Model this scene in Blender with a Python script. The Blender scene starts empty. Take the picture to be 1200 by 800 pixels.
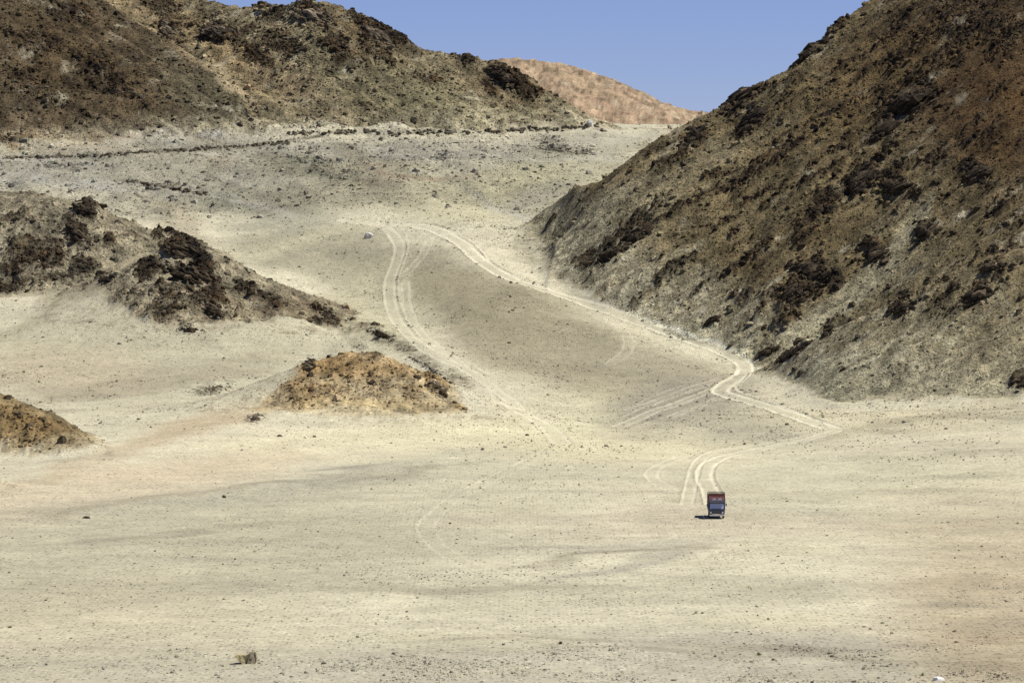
import bpy, math, random, time
import numpy as np
T0 = time.time()
rng = np.random.default_rng(11)
random.seed(11)
scene = bpy.context.scene

# ------------------------------------------------------------------ camera
F = 5000.0                       # focal length in photo pixels (1200 wide)
PITCH = math.atan(193 / F)
CAMZ = 48.0
cam_data = bpy.data.cameras.new('camera')
cam_data.lens = 36 * F / 1200
cam_data.clip_start = 1.0
cam_data.clip_end = 20000
cam = bpy.data.objects.new('camera', cam_data)
cam.location = (0, 0, CAMZ)
cam.rotation_euler = (math.pi / 2 - PITCH, 0, 0)
scene.collection.objects.link(cam)
scene.camera = cam

# ------------------------------------------------------------------ sky, sun, exposure
SUN_EL = math.radians(60)
SUN_AZ = math.radians(86)         # clockwise from the view direction (+Y): from the right, slightly beyond
world = bpy.data.worlds.new('World')
scene.world = world
world.use_nodes = True
wn = world.node_tree
bg = wn.nodes['Background']
sky = wn.nodes.new('ShaderNodeTexSky')
sky.sky_type = 'NISHITA'
sky.sun_disc = False
sky.sun_elevation = SUN_EL
sky.sun_rotation = SUN_AZ
sky.altitude = 4500
sky.air_density = 1.0
sky.dust_density = 0.0
sky.ozone_density = 3.0
wn.links.new(sky.outputs[0], bg.inputs[0])
bg.inputs[1].default_value = 0.053
tint = wn.nodes.new('ShaderNodeVectorMath'); tint.operation = 'MULTIPLY'; tint.inputs[1].default_value = (0.96, 0.94, 1.32)
wn.links.new(sky.outputs[0], tint.inputs[0]); wn.links.new(tint.outputs[0], bg.inputs[0])
sun_data = bpy.data.lights.new('sun', 'SUN')
sun_data.energy = 4.6
sun_data.angle = math.radians(0.53)
sun_data.color = (1.0, 0.955, 0.865)
sun = bpy.data.objects.new('sun', sun_data)
sd = np.array([math.sin(SUN_AZ) * math.cos(SUN_EL), math.cos(SUN_AZ) * math.cos(SUN_EL), math.sin(SUN_EL)])
from mathutils import Vector, Matrix, Euler
sun.rotation_euler = Vector(sd.tolist()).to_track_quat('Z', 'Y').to_euler()
sun.location = (300, 600, 400)
scene.collection.objects.link(sun)
scene.view_settings.view_transform = 'Standard'
scene.view_settings.look = 'None'
scene.view_settings.exposure = 0.36
scene.view_settings.gamma = 1.0

# ------------------------------------------------------------------ helpers
CO, SI = math.cos(PITCH), math.sin(PITCH)
def zof(py, d):
    k = (400 - np.asarray(py, float)) / F
    return d * (k * CO - SI) / (CO + k * SI) + CAMZ
def xof(px, d):
    return (np.asarray(px, float) - 600) / F * d
def proj(X, Y, Z):
    Zr = Z - CAMZ
    zc = Y * CO - Zr * SI
    yc = Y * SI + Zr * CO
    return 600 + F * X / zc, 400 - F * yc / zc

_tab = [rng.random((256, 256)).astype(np.float32) for _ in range(6)]
def vnoise(x, y, k=0):
    t = _tab[k % 6]
    xi = np.floor(x); yi = np.floor(y)
    fx = (x - xi).astype(np.float32); fy = (y - yi).astype(np.float32)
    xi = xi.astype(np.int64) & 255; yi = yi.astype(np.int64) & 255
    x1 = (xi + 1) & 255; y1 = (yi + 1) & 255
    fx = fx * fx * (3 - 2 * fx); fy = fy * fy * (3 - 2 * fy)
    a = t[xi, yi]; b = t[x1, yi]; c = t[xi, y1]; d = t[x1, y1]
    return (a + (b - a) * fx + (c - a) * fy + (a - b - c + d) * fx * fy) * 2 - 1
def fbm(x, y, L, octv=4, gain=0.5, k=0):
    s = 0; a = 1.0; c, sn = 0.8, 0.6
    x = x / L; y = y / L
    for i in range(octv):
        s = s + a * vnoise(x, y, k + i)
        x, y = (c * x - sn * y) * 2.03 + 17.3, (sn * x + c * y) * 2.03 - 9.1
        a *= gain
    return s
def ridged(x, y, L, octv=4, gain=0.5, k=0):
    s = 0; a = 1.0; c, sn = 0.8, 0.6
    x = x / L; y = y / L
    for i in range(octv):
        s = s + a * (1 - 2 * np.abs(vnoise(x, y, k + i)))
        x, y = (c * x - sn * y) * 2.1 + 7.3, (sn * x + c * y) * 2.1 - 3.1
        a *= gain
    return s
def sstep(a, b, x):
    t = np.clip((x - a) / (b - a), 0, 1)
    return t * t * (3 - 2 * t)
def smax(a, b, k):
    h = np.clip(0.5 + 0.5 * (a - b) / k, 0, 1)
    return b + (a - b) * h + k * h * (1 - h)

# ------------------------------------------------------------------ terrain grid (polar fan of columns, rows in depth)
def rng_d(a, b, s): return np.arange(a, b, s)
drows = np.concatenate([[60, 120, 180, 230, 280, 310, 330], rng_d(345, 385, 4), rng_d(385, 470, 1.1), rng_d(470, 650, 1.7), rng_d(650, 800, 1.5),
                        rng_d(800, 835, 0.75), rng_d(835, 905, 1.0), rng_d(905, 1120, 0.75), rng_d(1120, 1270, 1.3),
                        rng_d(1270, 1405, 0.9), rng_d(1405, 1600, 4), rng_d(1600, 2150, 40),
                        rng_d(2150, 2330, 5), rng_d(2330, 3400, 80)])
ucols = np.concatenate([rng_d(-3400, -900, 120), rng_d(-900, -200, 30), rng_d(-200, -40, 6), rng_d(-40, 1240, 1.4), rng_d(1240, 1400, 6), rng_d(1400, 2100, 30), rng_d(2100, 4700, 120)])
U, D = np.meshgrid(ucols, drows)          # rows x cols
X = (U - 600) / F * D
Y = D.copy()
NR, NC = U.shape
print('grid', NR, NC, NR * NC)

_od = [0, 870, 930, 980, 1025, 1065, 1100, 1130, 1160, 1210, 1270, 1340, 1410, 1460, 1700, 5000]
_nd = [0, 870, 912, 950, 985, 1016, 1046, 1072, 1097, 1140, 1190, 1252, 1316, 1362, 1602, 4902]
def fd(d): return float(np.interp(d, _od, _nd))
def fdt(t): return [(p, (fd(a[0]), a[1]), (fd(b[0]), b[1])) for p, a, b in t]
def fds(t): return [(p, q, fd(d)) for p, q, d in t]
profiles = {
 -3400: [(800, 480), (1000, 420), (1250, 250), (1380, 180), (1450, 150)],
 -200: [(750, 535), (850, 480), (950, 430), (1050, 370), (1150, 310), (1250, 250), (1380, 180), (1450, 150)],
 0: [(640, 586), (700, 552), (760, 520), (850, 472), (950, 425), (1050, 370), (1130, 320), (1200, 272), (1260, 240), (1320, 205), (1390, 170), (1450, 150)],
 200: [(700, 548), (760, 515), (850, 470), (950, 425), (1010, 390), (1070, 352), (1130, 310), (1200, 268), (1260, 235), (1320, 202), (1385, 170), (1450, 150)],
 400: [(780, 512), (830, 492), (900, 465), (960, 430), (1000, 408), (1040, 386), (1090, 348), (1150, 300), (1190, 264), (1240, 238), (1330, 192), (1400, 160), (1450, 148)],
 550: [(800, 507), (870, 480), (930, 445), (980, 410), (1025, 378), (1065, 350), (1100, 324), (1130, 298), (1160, 272), (1210, 244), (1270, 213), (1340, 183), (1410, 157), (1460, 148)],
 700: [(800, 507), (870, 480), (930, 452), (980, 424), (1025, 392), (1065, 364), (1100, 334), (1130, 307), (1160, 280), (1210, 246), (1270, 213), (1340, 183), (1410, 156), (1460, 143)],
 800: [(800, 507), (870, 479), (930, 452), (980, 426), (1040, 392), (1100, 360), (1160, 310), (1210, 262), (1340, 190), (1410, 160), (1460, 145)],
 900: [(800, 507), (870, 478), (950, 447), (1010, 422), (1100, 375), (1200, 300), (1340, 200), (1460, 150)],
 1000: [(700, 550), (800, 502), (870, 478), (950, 458), (1050, 420), (1200, 320), (1460, 160)],
 1200: [(650, 574), (700, 541), (800, 492), (860, 472), (950, 440), (1100, 380), (1300, 280), (1460, 170)],
 4700: [(650, 574), (700, 541), (800, 492), (860, 472), (950, 440), (1100, 380), (1300, 280), (1460, 170)],
}
daxis = np.arange(40, 3500, 10.0)
pk = sorted(profiles)
cols = []
for p in pk:
    pts = [(fd(a), b) for a, b in profiles[p]]
    ds = [0, 300, 400, 500, 600] + [q[0] for q in pts] + [1460, 1650, 3500]
    last = zof(pts[-1][1], pts[-1][0])
    zs = [0, 0, 0, 0, 0] + [float(zof(q[1], q[0])) for q in pts] + [last - 2, last - 14, 40]
    z = np.interp(daxis, ds, zs)
    ker = np.hanning(9); ker /= ker.sum()
    z = np.convolve(np.pad(z, 4, 'edge'), ker, 'valid')
    cols.append(z)
cols = np.array(cols)
# smooth interpolation across columns
cf = np.interp(np.clip(ucols, pk[0], pk[-1]), pk, np.arange(len(pk)))
ci = np.clip(np.floor(cf).astype(int), 0, len(pk) - 2); ct = cf - ci
ct = ct * 0.35 + (ct * ct * (3 - 2 * ct)) * 0.65
rowi = np.interp(drows, daxis, np.arange(len(daxis)))
ri = np.clip(np.floor(rowi).astype(int), 0, len(daxis) - 2); rt = rowi - ri
A = cols[:, ri] * (1 - rt) + cols[:, ri + 1] * rt        # profile x row
base = (A[ci, :] * (1 - ct)[:, None] + A[ci + 1, :] * ct[:, None]).T
warpx = fbm(X, Y, 60, 3, k=1); warpy = fbm(X + 300, Y, 60, 3, k=2)
plain_w = 1 - sstep(700, 1000, Y)
Z = base + 0.28 * fbm(X, Y, 55, 3, k=0) + 0.08 * fbm(X, Y, 10, 2, k=3) + (1 - plain_w) * 0.9 * fbm(X, Y, 45, 3, k=2)

def spine(points, sf, sb, rnd=3.0, wob=2.0):
    P = [(float(xof(px, d)), float(d), float(zof(py, d))) for px, py, d in points]
    wx = X + wob * warpx; wy = Y + wob * warpy
    best = np.full(X.shape, -1e3)
    for (x0, y0, z0), (x1, y1, z1) in zip(P, P[1:]):
        dx, dy = x1 - x0, y1 - y0
        t = np.clip(((wx - x0) * dx + (wy - y0) * dy) / (dx * dx + dy * dy), 0, 1)
        ex = wx - (x0 + t * dx); ey = wy - (y0 + t * dy)
        r = np.sqrt(ex * ex + ey * ey) + 1e-6
        s = sf + (sb - sf) * sstep(-0.5, 0.7, ey / r)
        h = z0 + t * (z1 - z0) - s * (np.sqrt(r * r + rnd * rnd) - rnd)
        best = np.maximum(best, h)
    return best

def face(table, sb):
    """a mountain face given by its toe and crest, column by column (photo column, (depth, photo row) twice)"""
    T = np.array([[p, a[0], float(zof(a[1], a[0])), b[0], float(zof(b[1], b[0]))] for p, a, b in table])
    wu = U + 2.5 * F / D * warpx
    fine_u = np.arange(-3600, 4900, 4.0); ker = np.hanning(15); ker /= ker.sum(); v = []
    for k in range(1, 5):
        q = np.interp(fine_u, T[:, 0], T[:, k]); q = np.convolve(np.pad(q, 7, 'edge'), ker, 'valid')
        v.append(np.interp(wu, fine_u, q))
    wy = Y + 3 * warpy
    s = np.maximum((v[3] - v[1]) / np.maximum(v[2] - v[0], 4), 0.3)
    t = wy - v[2]
    up = v[3] + s * t
    dn = v[3] - sb * t
    return -smax(-up, -dn, 2.0)
hills = {}
hills['right'] = face([(520, (1060, 400), (1070, 395)), (570, (1078, 322), (1090, 306)), (598, (1082, 300), (1104, 272)), (618, (1082, 292), (1112, 256)), (640, (1076, 290), (1116, 240)), (680, (1046, 322), (1094, 218)), (720, (1023, 346), (1093, 192)), (805, (993, 378), (1103, 137)),
  (860, (978, 393), (1107, 110)), (876, (973, 397), (1110, 96)), (940, (952, 411), (1109, 64)), (1020, (945, 396), (1129, -2)), (1100, (938, 350), (1135, -62)), (1200, (933, 300), (1144, -130)), (1500, (933, 260), (1160, -180)), (4700, (933, 260), (1160, -180))], 0.55)
hills['spur'] = face([(840, (940, 470), (945, 468)), (880, (925, 449), (932, 446)), (895, (918, 450), (932, 438)), (960, (880, 470), (922, 398)), (1050, (868, 477), (914, 348)), (1120, (860, 480), (910, 315)), (1200, (852, 482), (905, 292)), (1500, (846, 483), (895, 230)), (4700, (846, 483), (895, 230))], 0.4)
hills['leftback'] = face(fdt([(-3400, (1395, 160), (1600, -200)), (-100, (1395, 160), (1560, -70)), (110, (1395, 160), (1550, -30)), (200, (1395, 160), (1530, -5)), (270, (1395, 160), (1505, 4)), (330, (1396, 160), (1488, 11)), (365, (1396, 159), (1480, 6)), (400, (1397, 159), (1475, 11)),
  (440, (1400, 158), (1470, 26)), (500, (1406, 156), (1460, 54)), (550, (1410, 154), (1455, 69)), (600, (1415, 151), (1450, 86)), (640, (1419, 148), (1440, 106)), (695, (1424, 144), (1430, 137)), (740, (1426, 150), (1430, 150)), (4700, (1426, 200), (1430, 200))]), 0.5)
hills['leftfront'] = face(fdt([(-3400, (1385, 168), (1490, -130)), (-100, (1385, 168), (1490, -130)), (60, (1385, 167), (1482, -40)), (110, (1385, 166), (1478, 0)), (180, (1388, 164), (1460, 45)), (250, (1392, 161), (1435, 95)), (310, (1396, 158), (1405, 145)), (350, (1396, 165), (1398, 165)), (4700, (1396, 220), (1398, 220))]), 0.5)
hills['far'] = spine([(200, 60, 2300), (560, 70, 2300), (600, 68, 2300), (650, 76, 2290), (700, 94, 2280), (750, 114, 2270), (805, 133, 2260), (900, 170, 2250)], 0.35, 0.5, 6)
hills['A'] = spine(fds([(-900, 240, 1150), (-200, 235, 1130), (-40, 230, 1122), (40, 224, 1117), (90, 236, 1112), (130, 260, 1104), (175, 290, 1095)]), 0.62, 0.4, 3)
hills['B'] = spine(fds([(118, 334, 1062), (165, 310, 1057), (205, 290, 1053), (225, 291, 1053), (260, 304, 1050), (300, 323, 1047), (345, 348, 1043), (385, 368, 1040)]), 0.50, 0.45, 2)
hills['B'] = np.maximum(hills['B'], spine([(372, 362, 1010), (410, 380, 992), (440, 391, 977), (490, 416, 950), (545, 447, 920)], .42, .36, 1.2, 1.5))
hills['C'] = spine([(312, 476, 818), (340, 452, 821), (372, 426, 825), (415, 414, 826), (450, 418, 824), (495, 434, 821), (520, 456, 817)], 0.43, 0.45, 1.5)
apron = spine([(-200, 598, 625), (0, 572, 650), (100, 545, 700), (200, 513, 755), (290, 492, 795), (415, 494, 806), (550, 497, 803), (650, 506, 800)], 0.11, 0.16, 6, 1)
hills['D'] = spine([(-600, 400, 770), (-150, 430, 760), (0, 464, 748), (40, 484, 742), (92, 514, 730)], 0.52, 0.45, 1.5, 1)
hills['E'] = spine([(-100, 545, 664), (0, 562, 655), (16, 570, 652)], 0.4, 0.4, 0.6, 0.5)
Z = smax(Z, apron, 1.5); base = np.maximum(base, apron)
order = ['right', 'spur', 'leftback', 'leftfront', 'far', 'A', 'B', 'C', 'D', 'E']
softk = dict(right=4, spur=6, leftback=4, leftfront=5, far=6, A=9, B=9, C=6, D=2, E=1)
hid = np.full(X.shape, -1, np.int32)
toeh = dict(right=18, spur=26, leftback=9, leftfront=7, A=9, B=9, C=4.5, D=4, E=1, far=9); hgt = np.full(X.shape, -1.0)
hmask = np.zeros(X.shape)            # how far above the base a hill stands, 0..1
cur = np.full(X.shape, -1e3)
for i, n in enumerate(order):
    h = hills[n]
    win = (h > base - 0.5) & (h > cur)
    hid[win] = i
    cur = np.maximum(cur, h)
    ho = dict(C=.7, D=.8, A=.8, B=.8).get(n, 0); hmask = np.maximum(hmask, sstep(-2.5 + ho, 3 + ho, h - base)); hgt = np.maximum(hgt, (h - base) / toeh.get(n, 8))
    Z = smax(Z, h, softk[n])
px0, py0 = proj(X, Y, Z)

wobx = px0 + 6 * fbm(X, Y, 7, 4, gain=.65, k=4); woby = py0 + 4 * fbm(X + 91, Y, 7, 4, gain=.65, k=5)
def inside(poly, soft=6.0):
    poly = np.array(poly, float)
    m = (px0 > poly[:, 0].min() - 20) & (px0 < poly[:, 0].max() + 20) & (py0 > poly[:, 1].min() - 20) & (py0 < poly[:, 1].max() + 20)
    x = wobx[m]; y = woby[m]; inn = np.zeros(x.shape, bool); dist = np.full(x.shape, 1e9)
    for (x0, y0), (x1, y1) in zip(poly, np.roll(poly, -1, 0)):
        if y0 != y1:
            c_ = ((y0 > y) != (y1 > y)) & (x < (x1 - x0) * (y - y0) / (y1 - y0) + x0); inn ^= c_
        t = np.clip(((x - x0) * (x1 - x0) + (y - y0) * (y1 - y0)) / ((x1 - x0) ** 2 + (y1 - y0) ** 2), 0, 1)
        dist = np.minimum(dist, np.hypot(x - x0 - t * (x1 - x0), y - y0 - t * (y1 - y0)))
    out = np.zeros(X.shape); out[m] = sstep(-soft, soft, np.where(inn, dist, -dist)); return out
gap = inside([(-40, 362), (60, 352), (100, 338), (132, 316), (160, 296), (176, 290), (182, 296), (152, 314), (120, 330), (124, 348), (150, 368), (195, 388), (240, 396), (300, 382), (345, 374), (400, 388), (400, 440), (-40, 440)])
gap *= (hid == 5) | (hid == 6)
keepC = inside([(282, 497), (300, 476), (335, 448), (372, 414), (415, 380), (460, 380), (505, 415), (535, 450), (556, 488), (480, 498), (400, 503)])
cut = np.maximum(gap, (hid == 7) * (1 - keepC))
hmask *= 1 - cut
# ------------------------------------------------------------------ ellipses of crag in photo terms (cx, cy, rx, ry, degrees, strength)
CRAGS = [
 # right mountain
 (865, 112, 26, 12, -38, 1), (878, 140, 22, 14, -40, .9), (822, 148, 12, 9, -45, .9), (800, 172, 12, 9, -45, .8), (945, 62, 30, 5, -38, .8), (985, 32, 26, 6, -42, .8),
 (905, 150, 16, 9, -35, .7), (1065, 118, 30, 14, -15, 1), (1035, 152, 20, 10, -35, .9), (1095, 75, 40, 12, -50, .8), (1130, 25, 50, 22, -55, .9), (1060, 25, 30, 8, -40, .6),
 (1180, 45, 30, 25, -60, .7), (1010, 210, 24, 13, -28, 1), (1050, 218, 20, 9, 5, .9), (1085, 235, 22, 6, 10, .8), (1145, 203, 20, 13, 25, .9), (1090, 268, 18, 9, 10, .9), (1085, 276, 10, 6, 10, .8),
 (1025, 298, 18, 9, 20, 1), (1000, 288, 14, 8, 10, .7), (960, 250, 30, 12, -35, .8), (935, 288, 16, 8, -25, .9), (950, 315, 26, 12, 10, 1), (975, 330, 18, 8, 25, .9), (932, 342, 28, 12, -10, .9),
 (915, 350, 30, 14, 0, .7), (925, 372, 16, 8, -15, .9), (875, 345, 20, 9, -15, .6), (870, 205, 14, 6, -30, .6), (900, 217, 20, 7, -35, .8), (745, 277, 22, 10, -33, 1), (715, 296, 18, 8, -40, .9), (690, 312, 14, 8, -50, .7),
 (833, 375, 9, 4, -25, .9), (900, 412, 16, 5, -25, 1), (1150, 165, 30, 10, 10, .6), (960, 115, 22, 9, -35, .5), (1010, 80, 24, 9, -45, .6), (925, 100, 20, 8, -40, .6), (1100, 180, 24, 8, -20, .6),
 # spur
 (930, 412, 26, 8, -35, 1), (971, 386, 12, 6, -60, .9), (1060, 360, 14, 9, -40, .9), (1100, 342, 20, 10, -25, .7), (1145, 348, 22, 10, -20, 1), (1160, 312, 18, 7, -10, .9), (1170, 328, 14, 7, 20, .7), (1120, 365, 16, 6, -10, .6),
 (1050, 432, 20, 4, -20, .5), (1087, 408, 8, 3, 0, .6), (1196, 446, 12, 10, -30, .9),
 # left mountain
 (255, 38, 24, 14, 10, .8), (200, 35, 20, 12, 70, .7), (330, 60, 40, 14, 25, .6), (365, 22, 26, 10, 0, .8), (300, 75, 30, 10, 30, .7), (400, 60, 40, 14, 40, .6), (430, 35, 30, 10, 25, .7), (440, 60, 30, 10, 45, .6), (190, 10, 30, 10, 30, .6),
 (455, 38, 26, 8, 32, .8), (545, 68, 14, 4, 15, .9), (590, 90, 22, 8, 30, 1), (615, 108, 18, 8, 35, .9), (570, 100, 14, 6, 60, .6), (330, 20, 26, 9, 10, .6),
 (50, 50, 36, 12, 15, .7), (120, 90, 40, 12, 35, .7), (20, 90, 26, 12, 20, .6), (80, 20, 30, 10, 10, .6), (150, 115, 26, 8, 40, .5), (500, 95, 22, 8, 30, .4), (60, 120, 30, 8, 20, .4),
 (20, 165, 22, 10, 0, .5), (428, 130, 14, 8, 10, .4), (605, 148, 26, 4, -5, .6), (390, 155, 50, 4, -3, .6), (500, 157, 70, 3, 0, .5), (380, 200, 36, 12, 25, .4),
 (520, 187, 14, 4, 0, .5), (650, 172, 18, 6, 5, .6), (684, 178, 10, 4, 0, .6), (75, 193, 30, 5, 8, .6), (185, 215, 34, 3, 8, .5),
 # hill A
 (98, 246, 14, 7, 5, 1), (90, 275, 24, 14, 50, .8), (40, 300, 36, 20, 0, .8), (30, 260, 30, 10, -5, .6), (60, 330, 40, 10, -15, .6), (10, 335, 20, 12, 0, .8), (130, 282, 14, 7, 10, .7), (100, 310, 16, 10, 20, .8), (150, 268, 14, 4, 35, .5),
 # hill B
 (213, 292, 26, 14, 10, 1), (225, 320, 34, 16, 10, 1), (175, 320, 20, 10, -20, .8), (200, 345, 46, 14, 0, .7), (125, 329, 11, 6, -10, 1), (255, 345, 26, 12, 25, .8), (250, 366, 12, 8, 10, .9), (222, 386, 14, 4, 5, .9), (285, 330, 30, 10, 30, .8), (320, 350, 22, 7, 35, .7), (190, 370, 36, 10, 5, .6),
 (372, 360, 12, 6, 30, .8), (388, 372, 12, 6, 30, .8), (345, 392, 14, 5, 10, .5), (445, 392, 11, 5, 20, 1), (459, 396, 5, 5, 20, 1), (425, 402, 12, 4, 20, .7), (475, 408, 14, 4, 28, .8), (500, 428, 22, 5, 28, .6), (535, 446, 12, 4, 20, .6), (405, 385, 10, 4, 20, .7),
 # hill C
 (363, 425, 9, 6, -30, .9), (300, 492, 12, 5, -20, .8), (345, 445, 20, 8, -40, .6), (415, 425, 40, 10, 0, .5), (380, 455, 40, 12, -10, .6), (440, 445, 40, 14, 10, .6), (512, 452, 16, 10, 60, .9), (535, 478, 16, 5, 40, .7), (442, 418, 12, 5, 10, .7), (410, 440, 12, 5, 0, .8), (475, 455, 24, 8, 25, .7),
 (245, 455, 20, 6, -20, .8), (270, 450, 12, 4, 0, .7), (25, 500, 30, 10, 10, .5), (30, 518, 26, 8, 0, .6), (8, 485, 16, 6, 10, .5), (80, 538, 24, 4, -5, .6), (68, 552, 14, 4, -10, .4), (130, 535, 6, 3, 0, .6),
]
crag = np.zeros(X.shape, np.float32)
jx = px0 + 5 * fbm(X, Y, 5, 3, k=4); jy = py0 + 4 * fbm(X + 91, Y, 5, 3, k=5)
cnz = fbm(X, Y, 4.5, 4, gain=.75, k=0)
for cx, cy, rx, ry, a, s in CRAGS:
    ca, sa = math.cos(math.radians(a)), math.sin(math.radians(a))
    m = (np.abs(px0 - cx) < rx * 1.8 + 12) & (np.abs(py0 - cy) < max(rx, ry) * 1.8 + 12)
    if not m.any(): continue
    dx = jx[m] - cx; dy = jy[m] - cy
    q = np.sqrt(((dx * ca + dy * sa) / rx) ** 2 + ((-dx * sa + dy * ca) / ry) ** 2)
    crag[m] = np.maximum(crag[m], s * (1 - sstep(0.5, 1.35, q + .45 * cnz[m])))

# ------------------------------------------------------------------ relief
ribn = fbm((X * .93 + Y * .36) * .35, -X * .36 + Y * .93, 3.2, 4, gain=.65, k=2)
crag = crag * np.where((hid == 0) | (hid == 1), sstep(-.75, .1, ribn), 1)
crag = np.maximum(crag, np.where((hid == 0) & (hmask > .9), .8 * sstep(.75, 1.25, ribn + .5 * fbm(X, Y, 30, 2, k=4)), 0))
rocky = np.clip(hmask, 0, 1)
isC = (hid == 7)
inmt = rocky
rill = fbm(X * 0.8 + Y * 0.05, Y * 0.25 + X * 0.1, 5, 4, k=2)
def streak(dx, dy, la, lc, k):
    a = X * dx + Y * dy; c = -X * dy + Y * dx; c = c + 1.2 * warpx
    s_ = 0
    for o in range(3): s_ = s_ + .6 ** o * vnoise(a / la * 1.9 ** o + 5 * o, c / lc * 1.9 ** o, k + o)
    return s_
isR = ((hid == 0) | (hid == 1)); isLm = ((hid == 2) | (hid == 3))
stk = np.where(isR, streak(.93, .36, 16, 2.6, 1), np.where(isLm, streak(.75, -.66, 16, 2.8, 2), streak(0, -1, 6, 3, 3)))
gly = np.where(isR, ridged(-X * .36 + Y * .93 + 3 * warpx, (X * .93 + Y * .36) * .22, 17, 3, k=2), np.where(isLm, ridged(X * .66 + Y * .75 + 3 * warpx, (-X * .75 + Y * .66) * .22, 17, 3, k=3), 0))
solid = sstep(.02, .22, hgt) * (1 - cut) * np.where(hid == 7, .6, 1)
gly = gly * solid; stk = stk * solid
Z += inmt * (1.1 * gly + 1.0 * fbm(X, Y, 30, 3, k=3) + 0.34 * stk + 0.15 * rill + 0.30 * fbm(X, Y, 3.2, 3, gain=0.65, k=1))
big = ridged(X + 3 * warpx, Y, 9, 4, gain=0.62, k=4)
Z += crag * np.where(hid == 7, .45, 1) * (0.12 + 0.88 * inmt) * (0.55 * big + 1.0 + 0.7 * fbm(X, Y, 2.6, 3, gain=0.7, k=0))
mid = (1 - plain_w) * (1 - inmt)
Z += mid * (0.9 * fbm(X * .7 + .5 * Y, Y * .35, 26, 3, k=4) + 0.16 * fbm(X, Y, 6, 3, gain=.6, k=5) + 0.05 * fbm(X, Y, 1.6, 2, k=2))
Z += (hid == 4) * inmt * (1.6 * ridged(X * 1.0 + 0.3 * Y, Y * .35, 45, 4, k=2) + 1.2 * fbm(X, Y, 14, 3, k=1))
# rough embankment of pale scree at the upper left
scree = sstep(1122, 1180, Y) * (1 - sstep(1306, 1336, Y)) * (1 - sstep(560, 780, U)) * (1 - inmt)
foldn = ridged(X * .8 + Y * .5 + 6 * warpx, (Y * .8 - X * .5) * .3, 34, 3, k=5)
Z += scree * (1.5 * foldn + 1.3 * fbm(X + 0.2 * Y, Y * 0.5, 22, 4, gain=.55, k=1))
# terrace lip along the left of the plain
def bump_line(pts, h, w):
    global Z
    P = [(float(xof(a, d)), float(d)) for a, d in pts]
    best = np.full(X.shape, 1e9)
    for (x0, y0), (x1, y1) in zip(P, P[1:]):
        dx, dy = x1 - x0, y1 - y0
        t = np.clip(((X - x0) * dx + (Y - y0) * dy) / (dx * dx + dy * dy), 0, 1)
        best = np.minimum(best, np.hypot(X - x0 - t * dx, Y - y0 - t * dy))
    Z += h * np.exp(-(best / w) ** 2)
bump_line([(-400, 580), (0, 598), (150, 624), (300, 655), (420, 690), (520, 720)], 0.7, 7)
Z += -1.6 * np.exp(-((Y - 1318 + .02 * (U - 300)) / 5) ** 2) * (U < 760) + 1.6 * np.exp(-((Y - 1304 + .02 * (U - 300)) / 7) ** 2) * (U < 760) * sstep(20, 150, U)

# first pass of picking: smooth columns -> world point for a photo pixel
def make_pick():
    PXg, PYg = proj(X, Y, Z)
    r0 = int(np.searchsorted(drows, 350))
    sub = PYg[r0:, :]
    run = np.minimum.accumulate(sub, axis=0)
    def pick(px, py):
        c = int(np.clip(np.searchsorted(ucols, px), 1, NC - 1))
        col = run[:, c]
        i = int(np.argmax(col <= py)) if (col <= py).any() else len(col) - 1
        i = max(i, 1)
        a, b = sub[i - 1, c], sub[i, c]
        t = 0.5 if a == b else float(np.clip((a - py) / (a - b), 0, 1))
        d = drows[r0 + i - 1] * (1 - t) + drows[r0 + i] * t
        z = Z[r0 + i - 1, c] * (1 - t) + Z[r0 + i, c] * t
        return float(xof(px, d)), float(d), float(z)
    return pick
pick = make_pick()
def height(x, y):
    """terrain height under world points (arrays)"""
    x = np.asarray(x, float); y = np.asarray(y, float)
    u = x / y * F + 600
    c = np.clip(np.searchsorted(ucols, u) - 1, 0, NC - 2); r = np.clip(np.searchsorted(drows, y) - 1, 0, NR - 2)
    tu = np.clip((u - ucols[c]) / (ucols[c + 1] - ucols[c]), 0, 1); tv = np.clip((y - drows[r]) / (drows[r + 1] - drows[r]), 0, 1)
    return (Z[r, c] * (1 - tu) + Z[r, c + 1] * tu) * (1 - tv) + (Z[r + 1, c] * (1 - tu) + Z[r + 1, c + 1] * tu) * tv

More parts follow.
